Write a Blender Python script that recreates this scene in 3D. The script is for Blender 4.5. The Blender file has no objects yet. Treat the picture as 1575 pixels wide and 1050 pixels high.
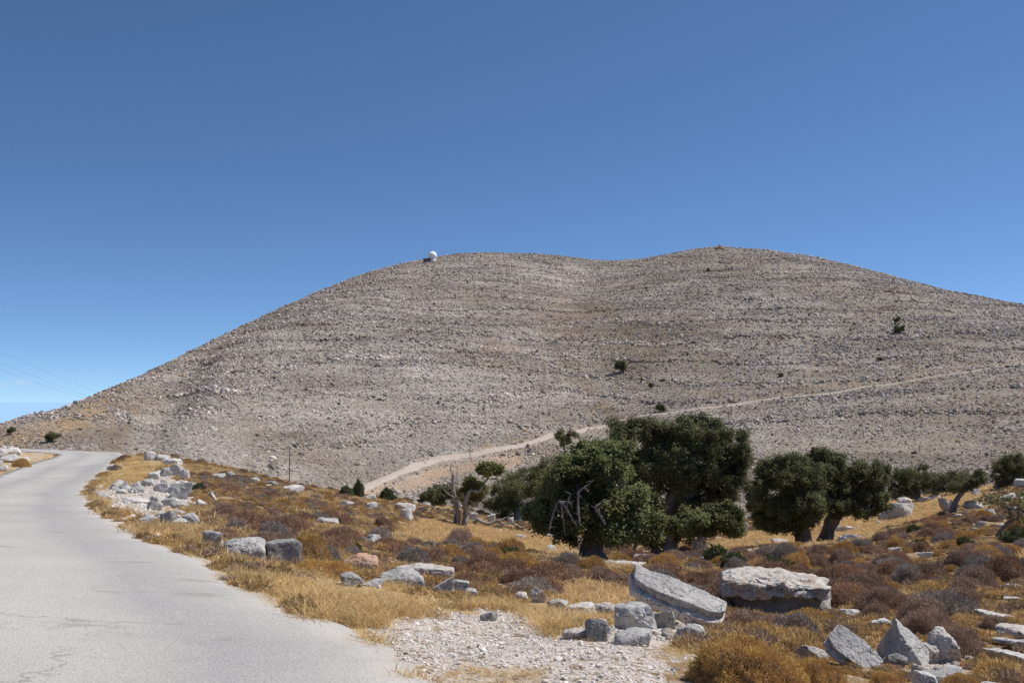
import bpy, bmesh, math, random
import numpy as np
from mathutils import Vector, Matrix

random.seed(7); RNG = np.random.default_rng(7)
SC = bpy.context.scene
COL = SC.collection
# ------------------------------------------------------------------ camera model (photo pixels 1575 x 1050)
W, H, F = 1575.0, 1050.0, 1531.25
EYE = 1.65
PITCH = math.atan((610 - 525) / F)
cp, sp = math.cos(PITCH), math.sin(PITCH)

def ray(px, py):
    u = (np.asarray(px, float) - W / 2) / F; v = (H / 2 - np.asarray(py, float)) / F
    return np.stack([u, cp - v * sp, sp + v * cp], -1)      # unit depth along the optical axis

def proj(P):
    P = np.asarray(P, float)
    x = P[..., 0]; y = P[..., 1]; z = P[..., 2] - EYE
    d = y * cp + z * sp; v = -y * sp + z * cp
    d = np.where(d < 0.05, 0.05, d)
    return W / 2 + F * x / d, H / 2 - F * v / d, d

def azel(px, py):
    d = ray(px, py); h = np.hypot(d[..., 0], d[..., 1])
    return np.arctan2(d[..., 0], d[..., 1]), d[..., 2] / h

# ------------------------------------------------------------------ numpy noise
def _h(i, j, k, s):
    n = (i * 73856093) ^ (j * 19349663) ^ (k * 83492791) ^ (s * 2654435761 & 0x7fffffff)
    n = (n ^ (n >> 13)) * 1274126177 & 0x7fffffff
    n = (n ^ (n >> 16)) & 0xffff
    return n / 32767.5 - 1.0

def vn3(P, s=0):
    P = np.asarray(P, float); i = np.floor(P).astype(np.int64); f = P - i; f = f * f * (3 - 2 * f)
    o = 0
    for a in (0, 1):
        wa = f[..., 0] if a else 1 - f[..., 0]
        for b in (0, 1):
            wb = f[..., 1] if b else 1 - f[..., 1]
            for c in (0, 1):
                wc = f[..., 2] if c else 1 - f[..., 2]
                o = o + wa * wb * wc * _h(i[..., 0] + a, i[..., 1] + b, i[..., 2] + c, s)
    return o

def fb3(P, o=4, s=0):
    P = np.asarray(P, float); a = 1.0; r = 0
    for k in range(o):
        r = r + a * vn3(P * 2.03 ** k + 17.3 * k, s + k); a *= 0.5
    return r

def fb2(x, y, o=4, s=0):
    x = np.asarray(x, float); y = np.asarray(y, float)
    return fb3(np.stack([x, y, np.zeros_like(x) + 0.37], -1), o, s)

def inpoly(px, py, poly):
    px = np.asarray(px); py = np.asarray(py); r = np.zeros(px.shape, bool); n = len(poly)
    for i in range(n):
        x0, y0 = poly[i]; x1, y1 = poly[(i + 1) % n]
        if y0 == y1: continue
        c = ((y0 > py) != (y1 > py)) & (px < (x1 - x0) * (py - y0) / (y1 - y0) + x0)
        r ^= c
    return r

# ------------------------------------------------------------------ near terrain: spline through surveyed points (px, py, range)
def dr(py): return 2044.0 / (py - 610 - 84)
CTRL = [(640,1050,5.7),(600,1020,6.35),(540,980,dr(980)),(455,935,dr(935)),(375,895,dr(895)),(300,855,dr(855)),(240,835,dr(835)),
 (200,815,dr(815)),(165,790,dr(790)),(145,770,dr(770)),(137,755,33),(150,740,43),(165,730,50),(185,715,66),(198,703,85),(180,696,98),(140,694,106),
 (0,1050,5.6),(300,1050,5.6),(0,900,9.6),(0,800,19),(200,900,9.7),(0,745,41),(75,712,70),(40,694,104),(-200,700,75),(-250,760,35),(-300,900,9.6),(-100,692,100),
 (787,1050,5.8),(1000,1050,6.0),(1200,1050,6.6),(1400,1050,7.2),(1575,1050,7.7),(787,1000,6.9),(1000,1000,7.5),(1300,1000,9.2),(1500,1000,9.8),(1575,1000,10),
 (700,960,8.7),(900,960,9.3),(1000,960,10.6),(1200,945,15),(1400,930,15.5),(1575,930,15.5),(600,900,12.3),(750,900,14),(950,900,17),(1400,890,21),(1575,890,21),
 (480,880,12.9),(550,870,15.5),(700,860,21),(910,862,45),(1020,852,54),(1235,836,55),(1275,833,57),(380,860,14),(300,800,19),(250,740,38),(225,700,62),
 (300,717,55),(440,745,62),(550,762,76),(650,775,80),(730,806,68),(800,818,66),(1150,812,72),(1300,792,80),(1400,768,88),(1500,752,88),(1575,738,85),(1700,720,85),
 (400,800,26),(600,800,42),(600,850,20),(800,850,33),(1100,862,33),(1400,840,34),(1575,840,33),(1500,800,48),(1575,780,58),(1700,800,50),(1750,1000,10),(1750,900,20)]
C = np.array(CTRL, float)
_a, _t = azel(C[:, 0], C[:, 1])
KX = 2.6
CX = np.stack([_a * KX, np.log(C[:, 2])], -1)
def _U(r2): return np.where(r2 > 1e-12, r2 * np.log(np.maximum(r2, 1e-12)), 0)
n = len(CX)
A = np.zeros((n + 3, n + 3)); A[:n, :n] = _U(((CX[:, None] - CX[None]) ** 2).sum(-1)) + np.eye(n) * 2e-3
A[:n, n] = 1; A[:n, n + 1:] = CX; A[n, :n] = 1; A[n + 1:, :n] = CX.T
WT = np.linalg.solve(A, np.concatenate([_t, np.zeros(3)]))

def pxa(az): return W / 2 + F * np.tan(np.clip(az, -1.2, 1.2)) / cp
CR = np.array([(-400,110),(0,112),(170,110),(225,64),(300,58),(440,66),(550,78),(650,82),(730,80),(900,78),(1150,80),(1300,84),(1400,90),(1575,90),(2000,90)], float)

def near_z(x, y):
    r = np.hypot(x, y); az = np.arctan2(x, y)
    a = np.clip(az, -0.62, 0.62); l = np.log(np.clip(r, 5.2, 130))
    o = WT[n] + WT[n + 1] * a * KX + WT[n + 2] * l
    for i in range(n):
        o = o + WT[i] * _U((a * KX - CX[i, 0]) ** 2 + (l - CX[i, 1]) ** 2)
    z = EYE + np.clip(r, 5.2, 130) * o
    z = np.where(r < 5.2, z * np.clip(r / 5.2, 0, 1) ** 1.0, z)
    rc = np.interp(pxa(a), CR[:, 0], CR[:, 1])
    e = np.maximum(r - rc, 0)
    return z - 0.30 * e * e / (e + 6)

RID = np.array([(-400,760),(-200,725),(-100,693),(0,665),(30,655),(100,628),(155,606),(230,570),(300,533),(380,497),(450,466),(520,436),(570,418),(620,405),(650,399),
 (700,391),(760,389),(830,391),(900,397),(940,400),(990,397),(1030,390),(1070,382),(1107,378),(1150,382),(1230,391),(1300,406),(1370,425),(1450,446),(1520,460),(1575,471),(1700,500),(1900,545),(2300,640)], float)
RIDD = np.array([(-400,300),(0,430),(155,690),(400,1080),(650,1430),(900,1560),(1107,1540),(1575,1280),(2300,900)], float)
FOOT = np.array([(-400,700,130),(0,694,135),(200,706,170),(300,735,225),(440,768,290),(560,785,330),(800,805,370),(1100,808,400),(1400,795,400),(1575,780,390),(2300,760,350)], float)
GUL = np.array([(-0.2,960),(0.15,945),(0.35,915),(0.6,865),(0.8,880),(1.0,935),(1.2,940)], float)

def mtn(x, y):
    r = np.hypot(x, y); az = np.arctan2(x, y); p = pxa(np.clip(az, -0.9, 0.9))
    rr = np.interp(p, RIDD[:, 0], RIDD[:, 1]); rf = np.interp(p, FOOT[:, 0], FOOT[:, 2])
    sm = np.linspace(-14, 14, 5)
    row = sum(np.interp(p + q, RID[:, 0], RID[:, 1]) for q in sm) / 5
    fr = np.interp(p, FOOT[:, 0], FOOT[:, 1])
    TR = azel(p, row)[1]; TF = azel(p, fr)[1]
    t = (r - rf) / (rr - rf)
    g = np.where(t < 0, t * 6.0, np.where(t < 1, 1 - (1 - np.clip(t, 0, 1)) ** 1.9, 1 - 1.2 * (np.maximum(t, 1) - 1) ** 2))
    z = EYE + r * (TF + (TR - TF) * g)
    env = np.clip(t * 5, 0, 1) * np.clip((1.04 - t) * 5, 0.10, 1)
    gx = np.interp(t, GUL[:, 0], GUL[:, 1])
    z = z - 11 * np.exp(-((p - gx) / 85.0) ** 2) * env * np.clip(t * 3, 0, 1)
    z = z - 12 * np.exp(-((p - 190 - 120 * t) / 60.0) ** 2) * env * np.clip(t * 2, 0, 1)
    z = z + env * (9 * fb2(x / 260, y / 260, 3, 3) + 3.2 * fb2(x / 70, y / 70, 3, 5))
    # bedding ledges that follow the contours
    q = z / 17.0 + 0.7 * fb2(x / 150, y / 150, 2, 9); q = q - np.floor(q)
    st = np.clip(0.65 + 1.2 * fb2(x / 330, y / 330, 2, 21), 0, 1)
    z = z + env * st * 2.6 * (np.clip(q / 0.16, 0, 1) - q)
    return z, t, p

def height(x, y, micro=True):
    x = np.asarray(x, float); y = np.asarray(y, float)
    nz = near_z(x, y); mz, t, p = mtn(x, y); r = np.hypot(x, y)
    mz = np.where(r < 115, -500, mz)
    if micro:
        f = np.clip((r - 2) / 6, 0, 1) * np.clip((160 - r) / 40, 0, 1) * (1 - 0.9 * road_mask(x, y))
        nz = nz + f * (0.05 * fb2(x / 1.1, y / 1.1, 3, 31) + 0.10 * np.clip(r / 30, 0, 1) * fb2(x / 4.5, y / 4.5, 2, 33))
    return np.maximum(nz, mz), mz > nz

ROADXY = None
def road_mask(x, y):
    if ROADXY is None: return np.zeros(np.shape(x))
    return inpoly(x, y, ROADXY).astype(float)

def hit(px, py, micro=True, far=False):
    d = ray(px, py); d = d / math.hypot(d[0], d[1])
    rs = np.exp(np.linspace(math.log(115 if far else 2.5), math.log(2600), 2600))
    z, _ = height(d[0] * rs, d[1] * rs, micro)
    below = (EYE + d[2] * rs) < z
    k = int(np.argmax(below))
    if not below.any(): k = len(rs) - 1
    if k > 0:
        f0 = EYE + d[2] * rs[k - 1] - z[k - 1]; f1 = z[k] - EYE - d[2] * rs[k]
        q = f0 / max(f0 + f1, 1e-9); r = rs[k - 1] + (rs[k] - rs[k - 1]) * min(max(q, 0), 1)
    else: r = rs[0]
    return Vector((d[0] * r, d[1] * r, float(height(np.array([d[0] * r]), np.array([d[1] * r]), micro)[0][0])))

# ------------------------------------------------------------------ road edges
REDGE = [(640,1050),(600,1020),(540,980),(455,935),(375,895),(300,857),(240,835),(200,815),(165,790),(146,770),(137,755),(150,740),(165,730),(188,716),(207,704),(190,696.5),(140,693.5),(90,692),(30,691),(-60,690)]
def at(px, py, rng):
    a, _ = azel(px, py); return np.array([math.sin(a) * rng, math.cos(a) * rng])
RR = [5.7,6.35] + [dr(p[1]) for p in REDGE[2:10]] + [33,43,50,66,84,96,104,110,118,130]
RE = [at(p[0], p[1], r) for p, r in zip(REDGE, RR)]
RE = [np.array([0.6, -14.0]), np.array([0.45, 0.0])] + RE
def catmull(P, m):
    P = [2 * P[0] - P[1]] + list(P) + [2 * P[-1] - P[-2]]; out = []
    for i in range(1, len(P) - 2):
        for k in range(m):
            t = k / m
            out.append(0.5 * ((2 * P[i]) + (P[i + 1] - P[i - 1]) * t + (2 * P[i - 1] - 5 * P[i] + 4 * P[i + 1] - P[i + 2]) * t * t + (3 * P[i] - P[i - 1] - 3 * P[i + 1] + P[i + 2]) * t ** 3))
    out.append(P[-2]); return np.array(out)
REs = catmull(RE, 14)
# even spacing
seg = np.r_[0, np.cumsum(np.hypot(*np.diff(REs, axis=0).T))]
ss = np.concatenate([np.arange(0, 40, 0.16), np.arange(40, seg[-1], 0.45)])
REs = np.stack([np.interp(ss, seg, REs[:, 0]), np.interp(ss, seg, REs[:, 1])], -1)
# left edge: offset by the road's width, then smoothed
tg = np.gradient(REs, axis=0)
k = np.ones(41) / 41
tg = np.stack([np.convolve(np.pad(tg[:, i] / np.hypot(*tg.T), 20, 'edge'), k, 'valid') for i in (0, 1)], -1)
tg /= np.hypot(*tg.T)[:, None]
nl = np.stack([-tg[:, 1], tg[:, 0]], -1)
RWID = 4.3
wob = 0.16 * fb2(ss / 1.3, ss * 0 + 2, 4, 51) + 0.08 * fb2(ss / 0.25, ss * 0 + 9, 3, 52)
REr = REs - nl * wob[:, None]
LEr = REs + nl * (RWID * (1 + 0.33 * np.clip((ss - 58) / 35, 0, 1)) + 0.15 * fb2(ss / 1.5, ss * 0 + 5, 4, 53))[:, None]
ROADXY = [tuple(p) for p in REr[::3]] + [tuple(p) for p in LEr[::-3]]

# ------------------------------------------------------------------ ground cover zones (surveyed outlines, roughened with noise)
Z_GRAVEL = [(585,992),(600,965),(640,948),(760,945),(870,972),(985,992),(1060,1010),(1060,1120),(1080,1500),(600,1500),(640,1062)]
Z_RUBBLE = [(140,752),(215,745),(262,722),(300,765),(290,800),(225,805),(168,778)]
Z_RUB2 = [(905,955),(960,928),(1040,930),(1095,985),(1010,1003),(900,992)]
Z_RUB3 = [(1385,1005),(1430,985),(1500,1000),(1505,1060),(1400,1060)]
Z_GRASS = [(150,742),(165,730),(190,708),(200,697),(250,712),(225,745),(150,755),(200,795),(250,822),(350,866),(400,880),(480,892),(600,905),(740,918),(860,944),(960,975),(1065,988),(1060,1030),(985,1000),(860,985),(760,948),(640,962),(585,992),(640,1062),(300,862),(135,765)]
Z_GOLD = [(650,798),(760,812),(840,825),(895,848),(890,866),(800,852),(700,838),(600,826)]
Z_GOLD2 = [(1050,858),(1100,832),(1170,815),(1270,795),(1360,772),(1450,757),(1545,742),(1500,766),(1410,800),(1340,828),(1230,842),(1110,864)]
Z_GOLD3 = [(830,935),(850,900),(905,892),(990,905),(985,930),(870,945)]
Z_LEFT = [(-900,745),(0,742),(40,728),(75,712),(92,702),(70,697),(20,692),(-900,688)]
def zone(x, y, z, jit=True):
    px, py, d = proj(np.stack([x, y, z], -1))
    if jit:
        s = np.clip(4 / d, 0.02, 0.5) * 150
        px = px + s * 0.9 * fb2(x / 0.8, y / 0.8, 4, 71); py = py + s * 0.34 * fb2(x / 0.8, y / 0.8, 4, 72)
    o = np.zeros(np.shape(x), int)
    for c, pl in ((3, Z_GOLD), (3, Z_GOLD2), (3, Z_GOLD3), (1, Z_GRASS), (5, Z_RUBBLE), (5, Z_RUB2), (5, Z_RUB3), (2, Z_GRAVEL), (6, Z_LEFT)):
        o[inpoly(px, py, pl)] = c
    o[(y < 3) & (x > -3)] = 2
    o[(x < -2) & (np.hypot(x, y) < 60) & (o == 0) & (px < 0)] = 6
    o[inpoly(x, y, ROADIN)] = 4
    return o

# ------------------------------------------------------------------ materials
def new_mat(name):
    m = bpy.data.materials.new(name); m.use_nodes = True; nt = m.node_tree
    for q in list(nt.nodes): nt.nodes.remove(q)
    o = nt.nodes.new('ShaderNodeOutputMaterial'); b = nt.nodes.new('ShaderNodeBsdfPrincipled')
    nt.links.new(b.outputs[0], o.inputs[0]); b.inputs['Roughness'].default_value = 0.9
    b.inputs['Specular IOR Level'].default_value = 0.2
    return m, nt, b
class G:
    def __init__(s, nt): s.nt = nt
    def n(s, t, **k):
        q = s.nt.nodes.new(t)
        for a, v in k.items(): setattr(q, a, v)
        return q
    def put(s, sock, v):
        if isinstance(v, bpy.types.NodeSocket): s.nt.links.new(v, sock)
        elif v is not None:
            if hasattr(sock.default_value, '__len__') and not hasattr(v, '__len__'): v = (v,) * len(sock.default_value)
            if hasattr(v, '__len__') and len(v) == 3 and len(sock.default_value) == 4: v = (*v, 1)
            sock.default_value = v
    def obj(s): return s.n('ShaderNodeTexCoord').outputs['Object']
    def geo(s): return s.n('ShaderNodeNewGeometry').outputs['Position']
    def noise(s, scale, detail=4, rough=0.6, vec=None, dist=0):
        q = s.n('ShaderNodeTexNoise'); q.inputs['Scale'].default_value = scale; q.inputs['Detail'].default_value = detail
        q.inputs['Roughness'].default_value = rough; q.inputs['Distortion'].default_value = dist
        if vec is not None: s.put(q.inputs['Vector'], vec)
        return q.outputs['Fac']
    def vor(s, scale, vec=None, feature='F1', out='Distance', rnd=1):
        q = s.n('ShaderNodeTexVoronoi', feature=feature); q.inputs['Scale'].default_value = scale
        if 'Randomness' in q.inputs: q.inputs['Randomness'].default_value = rnd
        if vec is not None: s.put(q.inputs['Vector'], vec)
        return q.outputs[out]
    def ramp(s, fac, stops, interp='LINEAR'):
        q = s.n('ShaderNodeValToRGB'); r = q.color_ramp; r.interpolation = interp
        while len(r.elements) < len(stops): r.elements.new(0.5)
        for e, (p, c) in zip(r.elements, stops):
            e.position = p; e.color = (*(c if hasattr(c, '__len__') else (c, c, c)), 1)
        s.put(q.inputs[0], fac); return q.outputs[0]
    def mix(s, fac, a, b, mode='MIX'):
        q = s.n('ShaderNodeMix', data_type='RGBA', blend_type=mode)
        s.put(q.inputs[0], fac); s.put(q.inputs[6], a); s.put(q.inputs[7], b); return q.outputs[2]
    def math(s, op, a, b=None, clamp=False):
        q = s.n('ShaderNodeMath', operation=op, use_clamp=clamp); s.put(q.inputs[0], a)
        if b is not None: s.put(q.inputs[1], b)
        return q.outputs[0]
    def mapr(s, v, a, b, c=0, d=1):
        q = s.n('ShaderNodeMapRange'); s.put(q.inputs[0], v)
        for i, w in enumerate((a, b, c, d)): q.inputs[i + 1].default_value = w
        return q.outputs[0]
    def attr(s, name, out='Fac'): return s.n('ShaderNodeAttribute', attribute_name=name).outputs[out]
    def rnd(s): return s.n('ShaderNodeObjectInfo').outputs['Random']
    def bump(s, h, dist=0.05, strength=1.0, normal=None):
        q = s.n('ShaderNodeBump'); q.inputs['Distance'].default_value = dist; q.inputs['Strength'].default_value = strength
        s.put(q.inputs['Height'], h)
        if normal is not None: s.put(q.inputs['Normal'], normal)
        return q.outputs[0]
    def scl(s, vec, sc):
        q = s.n('ShaderNodeMapping'); q.inputs['Scale'].default_value = sc; s.put(q.inputs['Vector'], vec); return q.outputs[0]
    def hsv(s, col, val=None, hue=None, sat=None):
        q = s.n('ShaderNodeHueSaturation'); s.put(q.inputs['Color'], col)
        if val is not None: s.put(q.inputs['Value'], val)
        if hue is not None: s.put(q.inputs['Hue'], hue)
        if sat is not None: s.put(q.inputs['Saturation'], sat)
        return q.outputs[0]

def M_ground():
    m, nt, b = new_mat('dry_ground'); g = G(nt); P = g.geo()
    n1 = g.noise(1.3, 6, 0.65, P); n2 = g.noise(9, 5, 0.7, P); n3 = g.noise(45, 4, 0.7, P)
    scrub = g.ramp(n1, [(0.25, (0.18, 0.125, 0.08)), (0.45, (0.30, 0.19, 0.09)), (0.6, (0.39, 0.26, 0.13)), (0.8, (0.26, 0.19, 0.13))])
    scrub = g.mix(g.mapr(n2, 0.45, 0.75), scrub, (0.33, 0.24, 0.14))
    grass = g.ramp(n2, [(0.3, (0.33, 0.20, 0.085)), (0.5, (0.52, 0.36, 0.17)), (0.72, (0.55, 0.42, 0.25))])
    gold = g.ramp(g.noise(3.5, 6, 0.7, P), [(0.3, (0.40, 0.25, 0.11)), (0.5, (0.53, 0.355, 0.165)), (0.75, (0.61, 0.44, 0.235))])
    vr = g.n('ShaderNodeTexVoronoi'); vr.inputs['Scale'].default_value = 32; g.put(vr.inputs['Vector'], P)
    grav = g.ramp(vr.outputs['Color'], [(0.1, (0.38, 0.33, 0.29)), (0.35, (0.60, 0.52, 0.45)), (0.7, (0.70, 0.63, 0.57)), (0.9, (0.50, 0.46, 0.43))])
    grav = g.mix(g.mapr(n2, 0.45, 0.7), grav, (0.55, 0.45, 0.36))
    z = g.n('ShaderNodeAttribute', attribute_name='zone').outputs['Color']
    sep = g.n('ShaderNodeSeparateColor'); g.put(sep.inputs[0], z)
    c = g.mix(sep.outputs[1], scrub, grass); c = g.mix(sep.outputs[2], c, gold); c = g.mix(sep.outputs[0], c, grav)
    v2 = g.n('ShaderNodeTexVoronoi'); v2.inputs['Scale'].default_value = 17; g.put(v2.inputs['Vector'], P); sv2 = g.n('ShaderNodeSeparateColor'); g.put(sv2.inputs[0], v2.outputs['Color'])
    c = g.mix(g.math('MULTIPLY', g.mapr(sv2.outputs[0], 0.80, 0.84, 0, 0.85), g.mapr(v2.outputs['Distance'], 0.35, 0.5, 1, 0)), c, (0.58, 0.51, 0.45))
    c = g.mix(g.math('MULTIPLY', g.mapr(sv2.outputs[1], 0.72, 0.9), g.mapr(n2, 0.4, 0.55)), c, (0.24, 0.165, 0.095))
    c = g.hsv(c, val=g.mapr(n3, 0.3, 0.7, 0.78, 1.2))
    g.put(b.inputs['Base Color'], c)
    bm = g.bump(g.math('ADD', g.math('MULTIPLY', n2, 0.8), g.math('MULTIPLY', n3, 0.4)), 0.07, 0.8)
    g.put(b.inputs['Normal'], g.bump(vr.outputs['Distance'], 0.015, 0.7, bm)); return m

def M_hill():
    m, nt, b = new_mat('stony_hillside'); g = G(nt); P = g.geo()
    Pz = g.scl(P, (1, 1, 2.2))
    big = g.noise(0.006, 5, 0.6, P); mid = g.noise(0.045, 5, 0.7, Pz); fin = g.noise(0.5, 5, 0.75, P)
    v1 = g.n('ShaderNodeTexVoronoi'); v1.inputs['Scale'].default_value = 0.55; g.put(v1.inputs['Vector'], Pz)
    v2 = g.n('ShaderNodeTexVoronoi'); v2.inputs['Scale'].default_value = 0.2; g.put(v2.inputs['Vector'], Pz)
    stone = g.ramp(v1.outputs['Color'], [(0.0, (0.17, 0.145, 0.125)), (0.35, (0.34, 0.295, 0.255)), (0.8, (0.48, 0.43, 0.38)), (1, (0.38, 0.28, 0.205))])
    soil = g.ramp(fin, [(0.3, (0.10, 0.078, 0.06)), (0.5, (0.26, 0.198, 0.145)), (0.72, (0.39, 0.30, 0.215))])
    f = g.math('ADD', g.math('MULTIPLY', mid, 0.9), g.math('MULTIPLY', big, 0.8))
    f = g.math('ADD', f, g.math('MULTIPLY', g.attr('brown'), 0.26))
    f = g.math('ADD', f, g.math('MULTIPLY', fin, 0.35))
    c = g.mix(g.mapr(f, 0.90, 1.28), stone, soil)
    c = g.mix(g.mapr(v2.outputs['Distance'], 1.6, 3.2, 0, 0.35), c, (0.19, 0.15, 0.12))
    c = g.mix(g.math('MULTIPLY', g.attr('earth'), g.mapr(fin, 0.3, 0.6, 0.4, 1)), c, (0.47, 0.33, 0.22))
    c = g.mix(g.math('MULTIPLY', g.attr('gold'), g.mapr(fin, 0.35, 0.6, 0.3, 0.9)), c, (0.48, 0.31, 0.15))
    c = g.hsv(c, val=g.mapr(g.noise(1.0, 4, 0.65, g.scl(P, (0.007, 0.007, 0.2))), 0.32, 0.68, 0.76, 1.24))
    g.put(b.inputs['Base Color'], c)
    hb = g.math('SUBTRACT', g.math('MULTIPLY', fin, 1.2), v1.outputs['Distance'])
    g.put(b.inputs['Normal'], g.bump(hb, 1.4, 0.9)); return m

def M_rock(name, cols, crust=None, rnd=0.12, sc=1.0, crustamt=0.5, patch=None):
    m, nt, b = new_mat(name); g = G(nt); P = g.obj()
    n1 = g.noise(2.2 * sc, 7, 0.65, P, 0.4); n2 = g.noise(11 * sc, 6, 0.7, P); n3 = g.noise(60 * sc, 4, 0.7, P)
    c = g.ramp(n1, [(0.28, cols[0]), (0.5, cols[1]), (0.72, cols[2])])
    c = g.mix(g.mapr(n2, 0.5, 0.72, 0, 0.55), c, cols[2])
    if crust: c = g.mix(g.mapr(g.noise(3.1 * sc, 7, 0.72, g.scl(P, (1, 1.3, 2.2)), 0.6), 0.62 - 0.25 * crustamt, 0.70 - 0.2 * crustamt), c, crust)
    cr = g.vor(3.5 * sc, g.mix(0.12, P, g.n('ShaderNodeTexNoise').outputs['Color']), 'DISTANCE_TO_EDGE')
    crk = g.math('MULTIPLY', g.mapr(cr, 0.0, 0.02, 1, 0), g.mapr(n2, 0.42, 0.6))
    c = g.mix(g.math('MULTIPLY', crk, 0.7), c, (0.11, 0.10, 0.095))
    c = g.mix(g.mapr(n3, 0.58, 0.72, 0, 0.45), c, (0.20, 0.19, 0.18))
    c = g.hsv(c, val=g.mapr(g.rnd(), 0, 1, 1 - rnd, 1 + rnd))
    if patch: c = g.hsv(c, val=g.mapr(g.noise(1.0, 4, 0.65, g.scl(g.n('ShaderNodeObjectInfo').outputs['Location'], (0.007, 0.007, 0.2))), 0.32, 0.68, 0.74, 1.24))
    if patch: c = g.mix(g.mapr(g.noise(0.013, 5, 0.65, g.scl(g.n('ShaderNodeObjectInfo').outputs['Location'], (1, 1, 2))), 0.5, 0.68, 0, 0.75), c, patch)
    pit = g.mapr(g.noise(26 * sc, 3, 0.6, P, 0.3), 0.60, 0.70)
    c = g.mix(g.math('MULTIPLY', pit, 0.35), c, (0.13, 0.12, 0.11))
    g.put(b.inputs['Base Color'], c)
    h = g.math('ADD', g.math('MULTIPLY', n2, 0.7), g.math('MULTIPLY', n3, 0.25))
    h = g.math('SUBTRACT', g.math('SUBTRACT', h, g.math('MULTIPLY', crk, 0.5)), g.math('MULTIPLY', pit, 0.25))
    g.put(b.inputs['Normal'], g.bump(h, 0.04 / sc, 0.85)); b.inputs['Roughness'].default_value = 0.82; return m

def M_flat(name, c0, c1, rnd=0.25, trans=0.0, scale=6, hue=0.0):
    m, nt, b = new_mat(name); g = G(nt)
    c = g.mix(g.mapr(g.noise(scale, 3, 0.6, g.obj()), 0.35, 0.65), c0, c1)
    t = g.attr('tint')
    c = g.hsv(c, val=g.math('MULTIPLY', g.mapr(g.rnd(), 0, 1, 1 - rnd, 1 + rnd), g.mapr(t, 0, 1, 0.6, 1.4)), hue=g.mapr(t, 0, 1, 0.5 - hue, 0.5 + hue))
    g.put(b.inputs['Base Color'], c)
    if trans:
        tr = g.n('ShaderNodeBsdfTranslucent'); g.put(tr.inputs[0], c)
        ms = g.n('ShaderNodeMixShader'); ms.inputs[0].default_value = trans
        nt.links.new(b.outputs[0], ms.inputs[1]); nt.links.new(tr.outputs[0], ms.inputs[2])
        nt.links.new(ms.outputs[0], nt.nodes['Material Output'].inputs[0])
    return m

def M_road():
    m, nt, b = new_mat('worn_pale_asphalt'); g = G(nt); P = g.geo()
    n1 = g.noise(0.35, 5, 0.6, P); n2 = g.noise(3, 5, 0.65, P); n3 = g.noise(70, 3, 0.75, P)
    v = g.n('ShaderNodeTexVoronoi'); v.inputs['Scale'].default_value = 75; g.put(v.inputs['Vector'], P)
    c = g.ramp(n1, [(0.28, (0.38, 0.362, 0.34)), (0.5, (0.455, 0.43, 0.403)), (0.75, (0.51, 0.48, 0.447))])
    tr = g.attr('track')                                           # polished wheel tracks
    c = g.mix(g.math('MULTIPLY', tr, g.mapr(n2, 0.3, 0.6, 0.4, 0.9)), c, (0.325, 0.315, 0.305))
    c = g.mix(g.mapr(n2, 0.5, 0.75, 0, 0.3), c, (0.50, 0.48, 0.455))
    ag = g.ramp(v.outputs['Color'], [(0.0, 0.70), (0.45, 1.0), (0.85, 1.06), (1, 1.3)])
    c = g.mix(0.75, c, ag, 'MULTIPLY')
    c = g.hsv(c, val=g.mapr(n3, 0.3, 0.7, 0.88, 1.12))
    # stains and cracks lie across the road
    st = g.math('MULTIPLY', g.mapr(g.noise(0.9, 5, 0.7, g.scl(P, (0.55, 1.6, 1)), 0.5), 0.585, 0.65), g.mapr(n2, 0.42, 0.55))
    c = g.mix(g.math('MULTIPLY', st, 0.42), c, (0.20, 0.175, 0.145))
    nz = g.n('ShaderNodeTexNoise'); nz.inputs['Scale'].default_value = 2.2; nz.inputs['Detail'].default_value = 8; nz.inputs['Roughness'].default_value = 0.7; g.put(nz.inputs['Vector'], P)
    e = g.vor(0.33, g.mix(0.55, P, nz.outputs['Color'], 'ADD'), 'DISTANCE_TO_EDGE')
    crk = g.math('MULTIPLY', g.mapr(e, 0.0, 0.0022, 1, 0), g.mapr(g.noise(0.5, 2, 0.5, P), 0.56, 0.64))
    c = g.mix(g.math('MULTIPLY', crk, 0.4), c, (0.16, 0.15, 0.14))
    ed = g.attr('edge'); c = g.mix(g.math('MULTIPLY', ed, g.mapr(n2, 0.35, 0.6, 0.0, 0.6)), c, (0.46, 0.40, 0.34))
    g.put(b.inputs['Base Color'], c)
    h = g.math('SUBTRACT', g.math('ADD', v.outputs['Distance'], n3), g.math('MULTIPLY', crk, 1.5))
    g.put(b.inputs['Normal'], g.bump(h, 0.006, 0.7)); b.inputs['Roughness'].default_value = 0.8; return m

MG, MH, MR = M_ground(), M_hill(), M_road()
LG = M_rock('grey_limestone', [(0.275, 0.262, 0.248), (0.45, 0.432, 0.41), (0.63, 0.605, 0.575)], crust=(0.56, 0.50, 0.45), crustamt=0.15)
LW = M_rock('white_limestone', [(0.42, 0.395, 0.37), (0.60, 0.575, 0.545), (0.73, 0.70, 0.665)], crust=(0.60, 0.50, 0.42), crustamt=0.3)
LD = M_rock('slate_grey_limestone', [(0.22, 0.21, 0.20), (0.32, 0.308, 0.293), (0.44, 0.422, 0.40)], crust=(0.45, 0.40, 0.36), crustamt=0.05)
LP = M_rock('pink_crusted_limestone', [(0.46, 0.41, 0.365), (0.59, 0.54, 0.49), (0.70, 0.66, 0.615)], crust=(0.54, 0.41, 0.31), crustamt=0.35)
LR = M_rock('rusty_limestone', [(0.38, 0.22, 0.15), (0.47, 0.29, 0.20), (0.52, 0.36, 0.27)], crust=(0.5, 0.47, 0.44), crustamt=0.25)
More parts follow.
